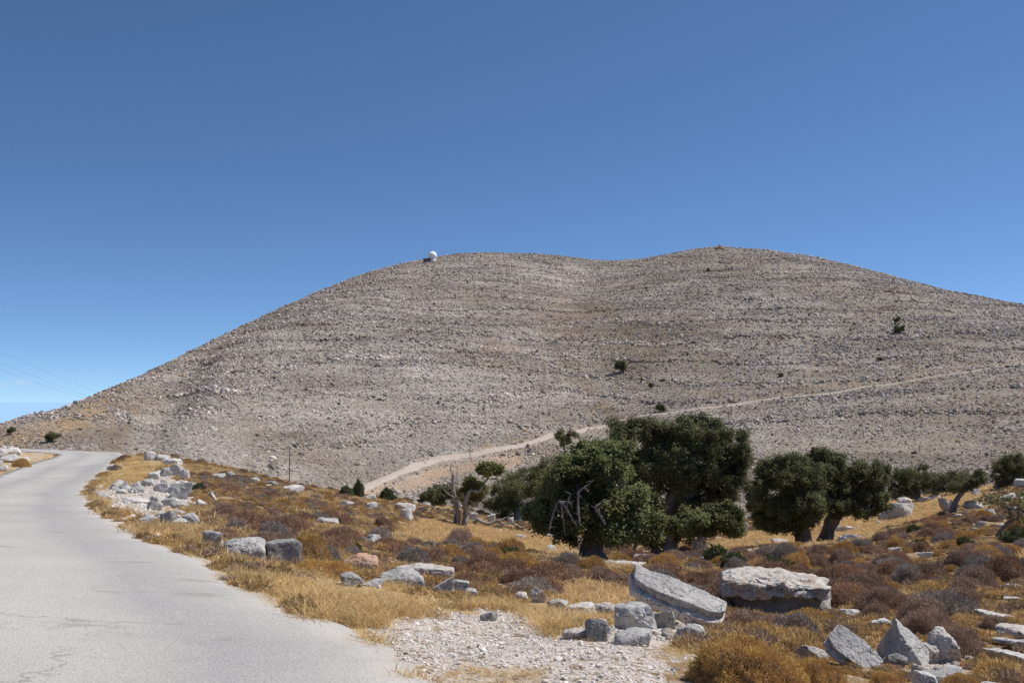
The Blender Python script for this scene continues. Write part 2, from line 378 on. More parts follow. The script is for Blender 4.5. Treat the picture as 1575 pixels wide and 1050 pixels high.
LH = M_rock('hill_stone', [(0.25, 0.215, 0.19), (0.43, 0.38, 0.337), (0.63, 0.575, 0.525)], crust=(0.38, 0.26, 0.175), rnd=0.68, crustamt=0.32, patch=(0.27, 0.19, 0.135))
GRV = M_flat('gravel_stone', (0.60, 0.535, 0.485), (0.74, 0.68, 0.625), 0.25)
STRAW = M_flat('dry_straw', (0.58, 0.395, 0.175), (0.70, 0.53, 0.28), 0.3, 0.35, 3, 0.01)
GOLD = M_flat('golden_straw', (0.60, 0.415, 0.20), (0.70, 0.52, 0.285), 0.3, 0.35, 3, 0.01)
MATS = M_flat('rusty_scrub_twigs', (0.45, 0.29, 0.12), (0.56, 0.395, 0.19), 0.35, 0.2, 3, 0.02)
B_BROWN = M_flat('brown_thorn_twigs', (0.33, 0.22, 0.16), (0.45, 0.32, 0.24), 0.18, 0.1, 3, 0.01)
B_RED = M_flat('reddish_thorn_twigs', (0.34, 0.20, 0.13), (0.44, 0.28, 0.18), 0.18, 0.1, 3, 0.01)
B_GREY = M_flat('grey_thorn_twigs', (0.30, 0.255, 0.225), (0.41, 0.355, 0.31), 0.18, 0.1, 3, 0.01)
B_TAN = M_flat('tan_thorn_twigs', (0.48, 0.29, 0.095), (0.60, 0.385, 0.145), 0.15, 0.2, 3, 0.02)
B_GREEN = M_flat('dull_green_leaves', (0.09, 0.115, 0.05), (0.14, 0.165, 0.075), 0.2, 0.15, 3, 0.02)
L_OAK = M_flat('oak_leaves', (0.14, 0.15, 0.056), (0.225, 0.232, 0.10), 0.1, 0.28, 0.6, 0.025)
L_DARK = M_flat('dark_oak_leaves', (0.13, 0.134, 0.062), (0.205, 0.205, 0.10), 0.1, 0.26, 0.6, 0.025)
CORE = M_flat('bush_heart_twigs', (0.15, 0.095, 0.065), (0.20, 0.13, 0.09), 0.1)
def M_bark(name, a, c):
    m, nt, b = new_mat(name); g = G(nt); P = g.scl(g.obj(), (1, 1, 0.25))
    n1 = g.noise(9, 6, 0.7, P, 0.5); n2 = g.noise(2, 4, 0.6, P)
    g.put(b.inputs['Base Color'], g.mix(g.mapr(g.math('ADD', n1, g.math('MULTIPLY', n2, 0.6)), 0.6, 1.05), a, c))
    g.put(b.inputs['Normal'], g.bump(n1, 0.08, 1)); return m
BARK = M_bark('oak_bark', (0.14, 0.12, 0.105), (0.32, 0.285, 0.26))
DEAD = M_bark('bleached_dead_wood', (0.15, 0.135, 0.125), (0.50, 0.465, 0.43))
POLE = M_bark('weathered_pole_wood', (0.12, 0.10, 0.085), (0.22, 0.19, 0.165))
def M_plain(name, col, rough=0.5, scale=3):
    m, nt, b = new_mat(name); g = G(nt)
    g.put(b.inputs['Base Color'], g.hsv(col + (1,), val=g.mapr(g.noise(scale, 4, 0.6, g.obj()), 0.3, 0.7, 0.93, 1.05)))
    b.inputs['Roughness'].default_value = rough; return m
WHITE = M_plain('white_radome_skin', (0.83, 0.83, 0.82), 0.35, 0.2)
CONC = M_plain('dark_concrete', (0.13, 0.125, 0.12), 0.8, 0.3)
WIRE = M_plain('wire_metal', (0.12, 0.13, 0.15), 0.5)
STEEL = M_plain('galvanised_steel', (0.3, 0.3, 0.31), 0.4)

# ------------------------------------------------------------------ mesh helpers
def mesh_np(name, V, Fc, mat, smooth=True):
    me = bpy.data.meshes.new(name); V = np.asarray(V, np.float32); Fc = np.asarray(Fc, np.int32)
    k = Fc.shape[1]
    me.vertices.add(len(V)); me.vertices.foreach_set('co', V.ravel())
    me.loops.add(Fc.size); me.loops.foreach_set('vertex_index', Fc.ravel())
    me.polygons.add(len(Fc)); me.polygons.foreach_set('loop_start', np.arange(0, Fc.size, k, dtype=np.int32))
    me.polygons.foreach_set('use_smooth', np.full(len(Fc), smooth))
    me.update(calc_edges=True)
    for m in (mat if isinstance(mat, (list, tuple)) else [mat]): me.materials.append(m)
    return me
def fattr(me, name, v, dom='POINT'):
    a = me.attributes.new(name, 'FLOAT', dom); a.data.foreach_set('value', np.asarray(v, np.float32).ravel())
def link(name, me, parent=None, loc=None):
    o = bpy.data.objects.new(name, me); COL.objects.link(o)
    if parent is not None: o.parent = parent
    if loc is not None: o.location = loc
    return o
def tag(o, label=None, cat=None, group=None, kind=None):
    if label: o['label'] = label
    if cat: o['category'] = cat
    if group: o['group'] = group
    if kind: o['kind'] = kind
    return o
def empty(name, loc):
    o = bpy.data.objects.new(name, None); COL.objects.link(o); o.location = loc; o.empty_display_size = 0.3; return o

# ------------------------------------------------------------------ terrain sheet (ground + hill)
az = np.radians(np.concatenate([np.arange(-180, -40, 4.0), np.arange(-40, -31, 0.6), np.arange(-31, 31, 0.085), np.arange(31, 40, 0.6), np.arange(40, 180.1, 4.0)]))
rg = np.concatenate([np.exp(np.linspace(math.log(0.6), math.log(112), 300))[:-1], np.exp(np.linspace(math.log(112), math.log(1750), 380)), np.linspace(1800, 4200, 22)])
AZ, RG = np.meshgrid(az, rg, indexing='ij')
X = np.sin(AZ) * RG; Y = np.cos(AZ) * RG
Z = np.zeros_like(X); HM = np.zeros(X.shape, bool)
for i in range(0, len(az), 100):
    Z[i:i + 100], HM[i:i + 100] = height(X[i:i + 100], Y[i:i + 100])
back = np.clip((np.abs(AZ) - 0.75) / 0.5, 0, 1)                    # behind the camera the ground just runs on
Z = Z * (1 - back) + back * (-0.02 * RG - np.maximum(RG - 200, 0) * 0.2); HM &= back < 0.5
Z = Z - np.where((RG > 1800), (RG - 1800) * 0.5, 0)
ROADIN = [tuple(p) for p in (REr + nl * 0.10)[::3]] + [tuple(p) for p in (LEr - nl * 0.10)[::-3]]
Z = Z - 0.07 * inpoly(X, Y, ROADIN)
ni, nj = X.shape
idx = np.arange(ni * nj).reshape(ni, nj)
Q = np.stack([idx[:-1, :-1], idx[1:, :-1], idx[1:, 1:], idx[:-1, 1:]], -1).reshape(-1, 4)
V = np.stack([X, Y, Z], -1).reshape(-1, 3)
# the quads above are wound so that normals point up
ishill = HM.reshape(-1)[Q].sum(1) >= 2
def submesh(name, q, mat):
    u, inv = np.unique(q, return_inverse=True)
    return mesh_np(name, V[u], inv.reshape(-1, 4)[:, ::-1], mat), u
gm, ug = submesh('ground', Q[~ishill], MG); ground = tag(link('ground', gm), 'dry scrub ground falling away from the road', kind='structure')
hm, uh = submesh('hill', Q[ishill], MH); hill = tag(link('hill', hm), 'bare stony hill with two domed summits', kind='structure')
cv = np.array([(0, 0), (0, 0)])
xg, yg, zg = V[ug].T
zn = zone(xg, yg, zg)
colr = np.zeros((len(ug), 4), np.float32); colr[:, 3] = 1
colr[np.isin(zn, (2, 5)), 0] = 1; colr[np.isin(zn, (1, 6)), 1] = 1; colr[zn == 3, 2] = 1
colr[zn == 4, 0] = 0.5; colr[zn == 6, 0] = np.where(fb2(xg[zn == 6] / 1.5, yg[zn == 6] / 1.5, 3, 81) > 0, 0.8, 0)
pt = fb2(xg / 0.55, yg / 0.55, 4, 77); gi = np.isin(zn, (2, 5)) & (pt > 0.44); colr[gi, 0] = 0.5; colr[gi, 1] = 1
a = gm.attributes.new('zone', 'FLOAT_COLOR', 'POINT'); a.data.foreach_set('color', colr.ravel())
def hill_masks(P):
    px, py, d = proj(P); x, y, z = P.T
    br = np.zeros(len(px)); wob = 14 * fb2(x / 60, y / 60, 3, 91)
    def line(pts, w):
        b = np.full(len(px), 1e9)
        for (x0, y0), (x1, y1) in zip(pts[:-1], pts[1:]):
            dx, dy = x1 - x0, y1 - y0; t = np.clip(((px - x0) * dx + (py - y0) * dy) / (dx * dx + dy * dy), 0, 1)
            b = np.minimum(b, np.hypot(px + wob - x0 - t * dx, py + wob * 0.5 - y0 - t * dy))
        return np.exp(-(b / w) ** 2)
    br += line([(842,528), (880,560), (905,590), (930,628), (945,650)], 11)
    br += 0.6 * line([(870,490), (930,470), (1000,520), (1060,500)], 34) + 0.55 * line([(900,520), (1000,560), (1100,575)], 40)
    br += 0.7 * line([(160,600), (110,660), (60,690)], 24) + 0.8 * line([(200,620), (160,680)], 20)
    br += 0.5 * line([(1240,440), (1300,500), (1260,560), (1330,590)], 26) + 0.5 * line([(1490,640), (1575,600)], 30)
    br += 0.5 * line([(450,700), (520,735), (570,740)], 20)
    br -= 1.3 * line([(255,665), (340,720)], 34)                   # pale scree
    br -= 0.7 * line([(480,480), (620,560), (720,640)], 60) + 0.6 * line([(820,410), (960,425)], 20)
    ea = 1.4 * line([(552,768), (600,752), (660,733), (720,719), (800,706)], 11) + 0.8 * line([(900,640), (960,615), (1010,597)], 2.5) + 0.7 * line([(1010, 457), (1100, 447)], 4)
    ea += 0.7 * line([(560,752), (640,713), (760,688), (930,652), (1080,625), (1320,594), (1575,557)], 5)
    go = line([(-60,680), (20,668), (90,650), (150,622)], 16) * (px < 210)
    return np.clip(br, -1, 1.3), np.clip(ea, 0, 1), np.clip(go, 0, 1)
br, ea, go = hill_masks(V[uh])
fattr(hm, 'brown', br); fattr(hm, 'earth', ea); fattr(hm, 'gold', go)

# ------------------------------------------------------------------ road ribbon
nc = 15; P = []; TR = []; ED = []
for j in range(nc):
    t = min(max((j - 1) / (nc - 3), 0), 1); p = REr * (1 - t) + LEr * t; P.append(p)
    TR.append(np.full(len(p), math.exp(-((t - 0.22) / 0.09) ** 2) + math.exp(-((t - 0.66) / 0.09) ** 2))); ED.append(np.full(len(p), 1.0 if j in (0, 1, nc - 2, nc - 1) else 0))
P = np.array(P); zz = height(P[..., 0], P[..., 1], False)[0] + 0.015
zz += 0.015; zz[0] -= 0.15; zz[-1] -= 0.15
VR = np.concatenate([P, zz[..., None]], -1).reshape(-1, 3); m_ = len(REr)
ii = np.arange(nc * m_).reshape(nc, m_)
q = np.stack([ii[:-1, :-1], ii[:-1, 1:], ii[1:, 1:], ii[1:, :-1]], -1).reshape(-1, 4)
rm = mesh_np('road', VR, q, MR); fattr(rm, 'track', np.array(TR)); fattr(rm, 'edge', np.array(ED))
tag(link('road', rm), 'pale worn asphalt road bending left', kind='structure')

# dirt track climbing across the hill
TK = [(545,757),(560,750),(600,733),(640,716),(670,708),(700,702),(760,691),(830,676),(880,664),(930,655),(1010,637),(1080,628),(1150,619),(1230,609),(1320,597),(1400,586),(1480,574),(1575,560),(1640,551)]
pts = [hit(x, y, True, True) for x, y in TK]
tkp = catmull([np.array(p[:2]) for p in pts], 10)
tt = np.gradient(tkp, axis=0); tt /= np.hypot(*tt.T)[:, None]; tn = np.stack([-tt[:, 1], tt[:, 0]], -1)
rows = []
for o in (-3.0, -1.5, 0, 1.5, 3.0):
    pp = tkp + tn * (o * np.interp(np.linspace(0, 1, len(tkp)), [0, 0.35, 0.6, 1], [1.0, 0.9, 0.62, 0.55]) + 0.7 * fb2(tkp[:, 0] / 9, tkp[:, 1] / 9 + o, 2, 97))[:, None]; rows.append(np.concatenate([pp, (height(pp[:, 0], pp[:, 1])[0] + (0.4 if abs(o) < 3 else -0.25))[:, None]], -1))
ii = np.arange(5 * len(tkp)).reshape(5, -1)
q = np.stack([ii[:-1, :-1], ii[:-1, 1:], ii[1:, 1:], ii[1:, :-1]], -1).reshape(-1, 4)
m, nt, b = new_mat('pale_dirt'); g = G(nt); nn = g.noise(0.4, 5, 0.7, g.geo())
g.put(b.inputs['Base Color'], g.ramp(nn, [(0.3, (0.33, 0.265, 0.215)), (0.55, (0.44, 0.375, 0.32)), (0.8, (0.42, 0.315, 0.235))]))
tag(link('track', mesh_np('track', np.concatenate(rows), q, m)), 'pale dirt track climbing across the hill', kind='structure')

# sea far below on the left
an = np.linspace(0, 2 * math.pi, 97)[:-1]
rs = [300, 3000, 12000, 40000, 90000]
VS = [(r * math.sin(t), r * math.cos(t), -430) for r in rs for t in an]
fs = [(i * 96 + j, i * 96 + (j + 1) % 96, (i + 1) * 96 + (j + 1) % 96, (i + 1) * 96 + j) for i in range(4) for j in range(96)]
m, nt, b = new_mat('sea_water'); g = G(nt)
b.inputs['Base Color'].default_value = (0.355, 0.56, 0.79, 1); b.inputs['Roughness'].default_value = 0.5; b.inputs['IOR'].default_value = 1.33; b.inputs['Specular IOR Level'].default_value = 0.5
g.put(b.inputs['Normal'], g.bump(g.noise(0.02, 3, 0.6, g.geo()), 3, 0.3))
tag(link('sea', mesh_np('sea', VS, np.array(fs)[:, ::-1], m)), 'hazy blue sea far below', kind='structure')

# ------------------------------------------------------------------ rocks
_ico = {}
def ico(sub):
    if sub not in _ico:
        bm = bmesh.new(); bmesh.ops.create_icosphere(bm, subdivisions=sub, radius=1)
        bm.verts.ensure_lookup_table()
        v = np.array([x.co[:] for x in bm.verts]); v /= np.linalg.norm(v, axis=1)[:, None]
        f = np.array([[w.index for w in x.verts] for x in bm.faces]); bm.free(); _ico[sub] = (v, f)
    return _ico[sub]
def rock_v(seed, dims, sub=4, nrand=9, sharp=16, rough=0.06, planes=None, boxy=1.0):
    """angular stone: soft intersection of half-spaces, roughened; dims are full x, y, z sizes"""
    r = np.random.default_rng(seed); D, Fc = ico(sub)
    N = []; d = []
    if planes is None:
        for ax in range(3):
            for s in (-1, 1):
                v = np.zeros(3); v[ax] = s; v += r.normal(0, 0.26, 3); N.append(v / np.linalg.norm(v)); d.append(boxy * r.uniform(0.9, 1.2))
        for _ in range(nrand):
            v = r.normal(0, 1, 3); v /= np.linalg.norm(v); N.append(v); d.append(r.uniform(0.92, 1.3))
    else:
        for a_, b_ in planes:
            v = np.array(a_, float); N.append(v / np.linalg.norm(v)); d.append(b_)
        for _ in range(nrand):
            v = r.normal(0, 1, 3); v /= np.linalg.norm(v); N.append(v); d.append(r.uniform(1.12, 1.45))
    dt = np.maximum(D @ np.array(N).T, 0) / np.array(d)
    rad = (dt ** sharp).sum(1) ** (-1 / sharp)
    Vv = D * rad[:, None]
    if planes is None:
        mn, mx = Vv.min(0), Vv.max(0); Vv = (Vv - (mn + mx) / 2) / ((mx - mn) / 2)
    Vv = Vv * np.array(dims) / 2
    s = float(np.mean(dims))
    off = r.uniform(-50, 50, 3)
    n1 = fb3(Vv / s * 2.2 + off, 3, 3); n2 = fb3(Vv / s * 9 + off, 3, 4); n3 = 1 - 2 * np.abs(fb3(Vv / s * 4.0 + off, 3, 5)); n2 = n2 + (0.5 * fb3(Vv / s * 26 + off, 2, 6) if sub >= 5 else 0)
    nrm = D / np.linalg.norm(D, axis=1)[:, None]
    Vv = Vv + nrm * (s * rough * (0.8 * n1 + 0.35 * n2 - 0.5 * np.maximum(n3 - 0.35, 0)))[:, None]
    return Vv, Fc
def set_sharp(me, ang=32):
    me.set_sharp_from_angle(angle=math.radians(ang))

PROT_BOX = []
OCC = []      # footprints of hand-placed things, in world xy with radius
def place(x0, y0, x1, y1, depth=0.7, bury=0.28):
    P = hit((x0 + x1) / 2, y1 - 1.0); px, py, D = proj(np.array(P)); D = float(D)
    s = D / F; w = (x1 - x0) * s; dp = depth * w
    ang = max((y1 - 610) / F, 0.02)
    h = max((y1 - y0) * s - dp * ang * 0.8, 0.3 * (y1 - y0) * s)
    c = Vector((P.x, P.y, 0)); u = Vector((P.x, P.y, 0)).normalized()
    c = c + u * dp * 0.42
    z = min(P.z, float(height(np.array([c.x]), np.array([c.y]))[0][0]))
    OCC.append((c.x, c.y, 0.5 * max(w, dp) * 0.9))
    hh = h * (1 + bury); PROT_BOX.append((x0, y0, x1, y1, D))
    return Vector((c.x, c.y, P.z + h - hh / 2)), (w, dp, hh), D
def face_rot(P): return -math.atan2(P.x, P.y)

ROCKN = 0
def rock(bb, mat, label, seed=None, sub=5, depth=0.7, rot=0.0, group=None, name='boulder', cat='boulder', tilt=(0, 0), **k):
    global ROCKN; ROCKN += 1
    loc, dims, D = place(*bb, depth=depth)
    seed = seed if seed is not None else 100 + ROCKN
    Vv, Fc = rock_v(seed, dims, sub, **k)
    me = mesh_np(name, Vv, Fc, mat); set_sharp(me)
    o = link(name, me, loc=loc); o.rotation_euler = (math.radians(tilt[0]), math.radians(tilt[1]), face_rot(loc) + math.radians(rot))
    return tag(o, label, cat, group)

BX = [((1,0,0),1),((-1,0,0),1),((0,1,0),1),((0,-1,0),1),((0,0,1),1),((0,0,-1),1)]
rock((346,826,408,860), LG, 'pale rounded grey boulder, left of the touching pair beside the road', depth=0.8, planes=BX+[((-.8,-.3,.6),1.05),((.7,-.2,.7),1.12),((0,-.8,.7),1.0),((-.7,0,-.7),1.05)], nrand=6, sharp=9, rough=0.07)
rock((409,828,462,866), LD, 'blocky grey boulder with dark flat front face, right of the touching pair', depth=0.8, tilt=(0, -3), rot=9, planes=BX+[((.8,0,.75),1.18),((.9,-.4,-.3),1.1)], nrand=3, sharp=22, rough=0.045)
rock((528,846,580,874), LR, 'rust coloured pointed boulder behind the large tan bush', planes=[((-.75,-.1,.75),.62),((.45,-.2,1),.62),((0,-.75,.5),.7),((1,0,.1),1),((-1,0,0),1),((0,1,.3),.8),((0,0,-1),1)], nrand=2, sharp=22)
rock((523,879,560,903), LD, 'small dark grey angular rock at the foot of the tan bush', sharp=22, nrand=7)
rock((557,890,590,903), LG, 'low flat grey stone between two grey rocks on the verge', sharp=20)
rock((584,874,654,904), LG, 'broad grey boulder in dry grass below the pale pink slab', depth=0.6, sharp=18, rough=0.06, planes=BX+[((-.6,-.2,.8),.85),((.7,-.1,.8),.95),((0,-.8,.6),1.0)])
rock((608,866,700,892), LP, 'long pale pink slab behind the broad grey boulder', depth=0.45, sharp=16, planes=BX+[((.35,0,1),.85),((-.5,0,1),1.0)])
rock((666,886,700,916), LG, 'upright grey stone, left one of the cluster on the grass edge', sharp=20)
rock((692,890,722,914), LG, 'grey stone, middle one of the cluster on the grass edge', sharp=20)
rock((712,904,735,919), LG, 'small low stone, right one of the cluster on the grass edge', sharp=20)
rock((738,938,766,956), LD, 'lone small grey rock where dry grass meets gravel', sharp=22)
rock((790,909,813,925), LP, 'small pale wedge stone left of the upright slab', sharp=24)
rock((817,902,840,927), LP, 'narrow upright slab leaning left at the grass edge', depth=0.4, tilt=(0, -22), sharp=26)
rock((840,920,874,943), LG, 'low grey stone just right of the upright slab', sharp=18)
rock((874,925,915,950), LW, 'flat white slab left of the pale pink flat slab', depth=0.6, sharp=22)
rock((908,926,952,947), LP, 'pale pink flat slab ending at the shaded boulder', depth=0.6, sharp=22)
rock((943,924,1012,972), LG, 'grey boulder propping the tilted slab, half in its shadow', sharp=20, depth=0.7, nrand=6)
rock((1000,934,1040,968), LD, 'dark stone wedged under the tilted slab', sharp=20)
rock((898,950,936,987), LD, 'grey angular rock with brown end in the rubble', sharp=24, tilt=(0, 8))
rock((864,966,905,985), LP, 'crumbly pale stone at the left of the rubble', sharp=14, rough=0.1)
rock((918,949,938,976), LP, 'thin pink slab standing against the angular rock', depth=0.3, tilt=(0, -15), sharp=24)
rock((944,964,1004,993), LG, 'smooth sunk grey rock in front of the rubble', sharp=10, rough=0.04)
rock((1036,956,1083,990), LG, 'cube shaped grey rock below the low end of the tilted slab', sharp=24, rot=20)
rock((994,965,1012,978), LP, 'fist sized pink rubble stone in the shade', sharp=18, sub=4)
rock((1225,988,1278,1018), LG, 'flat grey slab half hidden by the tan bush', depth=0.7, sharp=24, tilt=(0, 6))
rock((1424,964,1479,1020), LP, 'cream crusted boulder right of the pointed rock', sharp=14, rough=0.09)
rock((1406,985,1445,1020), LP, 'low cream stone between the pointed rock and cream boulder', sharp=18)
rock((1400,1028,1442,1062), LW, 'white rounded boulder cut by the lower edge of the picture', sharp=14)
rock((1500,938,1562,958), LW, 'pale flat rock with a brown bush on its right end', depth=0.5, sharp=18)
rock((1535,958,1600,984), LP, 'upper slab of the layered stack at the right edge', depth=0.8, sharp=22)
rock((1532,974,1610,1002), LG, 'middle grey slab of the layered stack at the right edge', depth=0.8, sharp=20)
rock((1514,992,1600,1026), LW, 'lower pale slab of the layered stack at the right edge', depth=0.8, tilt=(0, 8), sharp=24)
rock((1512,1044,1600,1075), LW, 'pale boulder in the bottom right corner', sharp=16)
rock((1290,934,1322,950), LW, 'pale stone under the dark brown bushes', sharp=16)
rock((1340,948,1372,964), LW, 'pale flat stone just left of and above the pointed rock', sharp=18)
rock((1352,1000,1395,1026), LD, 'low dark grey stone joining the tilted slab and pointed rock', sharp=20)
rock((1325,978,1345,992), LG, 'small grey stone poking out behind the tilted grey plate', sharp=20)
# pointed rock: dark left face, light right face
rock((1348,949,1428,1022), LG, 'tall pointed rock with a dark left face', depth=0.75, sub=6, sharp=30, rough=0.05, nrand=0,
     planes=[((-.88,-.42,.24),.40),((.72,-.25,.55),.44),((.15,-1,.35),.62),((0,1,.4),.7),((1,0,-.1),1.0),((-1,0,-.2),1.0),((0,0,-1),1)])
# big tilted plate (grey face, pink broken edge)
def slab(bb, label, mats, roll, pitch, thick, ln, dp, seed, yaw=0, lift=0.0):
    c = ray((bb[0] + bb[2]) / 2, (bb[1] + bb[3]) / 2); base = hit((bb[0] + bb[2]) / 2, bb[3] - 2)
    D = float(proj(np.array(base))[2]) + 0.25
    loc = Vector((c[0] * D, c[1] * D, EYE + c[2] * D + lift)); s = D / F
    root = empty('boulder', (loc.x, loc.y, base.z)); tag(root, label, 'boulder')
    R = Matrix.Rotation(face_rot(loc) + math.radians(yaw), 4, 'Z') @ Matrix.Rotation(math.radians(roll), 4, 'Y') @ Matrix.Rotation(math.radians(pitch), 4, 'X')
    dims = (ln * s, dp * s, thick * s)
    OCC.append((loc.x, loc.y, 0.45 * ln * s))
    pl = BX + [((.85,-.5,0),1.12),((-.8,-.55,0),1.05),((.6,.8,0),1.1),((-.6,0,.9),1.02)]
    for nm, mt, z0, z1, k in (('grey_plate', mats[0], 0.0, 1.0, 1.0), ('broken_edge', mats[1], -0.95, 0.12, 1.02)):
        Vv, Fc = rock_v(seed, (dims[0] * k, dims[1] * (1.0 if k == 1 else 0.98), dims[2] * (z1 - z0)), 6, 3, 20, 0.05 if k == 1 else 0.075, pl)
        Vv[:, 2] += dims[2] * ((z0 + z1) / 2 - 0.2)
        if k != 1: Vv[:, 1] -= dims[1] * 0.19
        Vv = Vv @ np.array(R.to_3x3()).T
        me = mesh_np(nm, Vv, Fc, mt); set_sharp(me); o = link(nm, me, root); o.location = (0, 0, loc.z - base.z)
    return root
slab((967,893,1117,965), 'large grey slab tilted over smaller rocks with a pink broken edge', (LG, LP), 20, 24, 15, 146, 50, 5, lift=0.10)
slab((1268,968,1358,1032), 'smooth grey plate tilted to the right with a pink broken edge', (LG, LP), 32, 34, 9, 84, 46, 9, yaw=-14)
# ledged boulder: pale cap overhanging a dark base
loc, dims, D = place(1107,879,1281,947, depth=0.62, bury=0.12)
s = D / F
root = empty('boulder', (loc.x, loc.y, loc.z - dims[2] / 2)); tag(root, 'largest boulder, pale overhanging cap on a smooth dark grey base', 'boulder')
Rz = np.array(Matrix.Rotation(face_rot(loc), 3, 'Z'))
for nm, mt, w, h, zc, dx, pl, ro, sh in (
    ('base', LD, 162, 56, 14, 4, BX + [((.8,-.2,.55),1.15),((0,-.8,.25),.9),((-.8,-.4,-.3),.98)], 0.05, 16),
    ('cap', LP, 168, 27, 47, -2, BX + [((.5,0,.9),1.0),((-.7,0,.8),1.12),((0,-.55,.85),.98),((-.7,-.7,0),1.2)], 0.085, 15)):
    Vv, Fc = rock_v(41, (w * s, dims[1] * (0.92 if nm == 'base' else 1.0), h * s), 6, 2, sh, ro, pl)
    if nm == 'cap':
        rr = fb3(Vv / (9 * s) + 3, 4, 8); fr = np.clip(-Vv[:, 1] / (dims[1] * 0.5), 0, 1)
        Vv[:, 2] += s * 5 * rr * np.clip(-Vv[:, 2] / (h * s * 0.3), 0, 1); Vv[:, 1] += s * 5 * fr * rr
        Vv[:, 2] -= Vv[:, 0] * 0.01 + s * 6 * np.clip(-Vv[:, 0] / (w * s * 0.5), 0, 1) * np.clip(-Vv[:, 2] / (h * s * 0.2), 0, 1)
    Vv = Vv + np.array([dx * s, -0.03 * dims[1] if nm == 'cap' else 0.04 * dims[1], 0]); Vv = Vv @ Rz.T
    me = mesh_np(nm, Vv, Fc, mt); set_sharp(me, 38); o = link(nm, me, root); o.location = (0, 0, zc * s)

# roadside rock pile on the left
PILE = [(222,694,240,708,LW),(238,699,262,709,LG),(250,705,282,716,LW),(262,714,284,732,LW),(276,722,292,737,LW),(246,722,266,733,LG),(228,726,246,738,LW),(218,736,240,748,LG),
 (236,742,262,758,LG),(262,740,296,768,LG),(200,747,222,757,LG),(248,764,272,780,LD),(226,770,250,786,LG),(190,764,230,775,LW),(262,770,290,784,LG),(246,784,272,806,LD),
 (280,788,306,806,LG),(258,797,290,808,LG),(212,793,236,808,LG),(286,742,303,752,LW),(176,752,196,760,LW),(166,762,186,770,LP),(312,814,342,843,LG),(322,826,344,842,LG),(300,768,318,780,LW),(320,757,336,770,LW)]
for i, b_ in enumerate(PILE):
    rock(b_[:4], b_[4], 'angular limestone block in the rock pile along the outer edge of the bend', 300 + i, 4, sharp=20, group='rocks piled on the verge of the bend', name='rock', cat='rock', nrand=7)
for i, b_ in enumerate([(-14,690,20,704,LW),(0,698,28,712,LW),(12,688,34,700,LW),(0,716,12,726,LW),(26,702,44,712,LP),(-20,704,4,718,LG)]):
    rock(b_[:4], b_[4], 'pale rock on the bank inside the bend at the left edge', 340 + i, 4, sharp=18, group='rocks on the bank inside the bend', name='rock', cat='rock')
OUT = [(485,796,522,808,LW,'long white flat rock lying alone on the scrub slope'),(615,782,636,802,LW,'upright white boulder left of the twin bare trunks'),(606,772,640,786,LW,'white ledge running up behind the upright white boulder'),
 (563,772,580,786,LW,'white rock at the brow of the scrub slope'),(560,761,578,768,LW,'pale stone beside the dark shrub at the brow'),(523,770,545,778,LW,'flat white stone below the dark shrub at the brow'),
 (552,825,570,838,LW,'cream rock among brown bushes above the rust coloured boulder'),(720,789,736,800,LW,'small white rock right of the twin bare trunks'),(748,790,762,803,LW,'white rock leaning beside the fallen log'),(780,795,790,806,LW,'white stone at the end of the fallen log'),
 (822,810,838,822,LW,'pale stones at the shaded foot of the front oak'),(840,818,868,830,LG,'grey slab left of the front oak trunk'),(840,838,856,850,LW,'white rock in golden grass near the front oak'),
 (1114,793,1134,806,LW,'white rock left of the dark outcrop under the oaks'),(1130,800,1152,826,LG,'dark jagged outcrop between the oaks'),(1120,818,1140,830,LW,'white stone below the dark outcrop'),
 (1286,808,1310,818,LW,'white slab behind the right oak trunk'),(1286,820,1334,834,LW,'low white ledge at the foot of the right oak'),(1350,782,1372,800,LG,'grey boulder on golden grass right of the oaks'),(1366,772,1404,798,LG,'largest grey boulder on golden grass right of the oaks'),
 (1380,765,1402,782,LW,'white boulder behind the largest grey boulder on the grass'),(1412,764,1432,772,LG,'grey stone below the dark thicket'),(1426,760,1446,768,LW,'white stone below the dark thicket'),(1444,766,1464,788,LG,'grey upright stone left of the leaning trunk'),
 (1458,768,1468,786,LG,'thin grey stone touching the leaning trunk'),(1484,770,1512,784,LG,'broad grey boulder right of the leaning trunk'),(1528,740,1556,752,LG,'pale outcrop under the round tree at the right edge'),(1560,736,1600,748,LW,'pale outcrop at the right edge of the skyline slope'),
 (1490,752,1508,762,LW,'white stone up slope from the leaning trunk'),(1408,848,1436,858,LW,'pale flat rock among brown cushions on the right slope'),(1365,840,1388,852,LG,'grey flat rock below the right oaks'),(1530,806,1545,813,LW,'white rock left of the gnarled little tree'),
 (1500,802,1516,810,LW,'small white rock beside the gnarled little tree'),(942,862,994,876,LW,'flat white slab behind brown cushions under the tall oak'),(1545,918,1580,926,LW,'pale ledge at the right edge above the layered stack'),(1540,898,1575,906,LW,'thin pale ledge at the right edge among tan scrub')]
for i, b_ in enumerate(OUT):
    rock(b_[:4], b_[4], b_[5], 400 + i, 4, sharp=18, depth=0.35 if b_[2] - b_[0] > 2.6 * (b_[3] - b_[1]) else 0.65, name='rock', cat='rock', nrand=7)

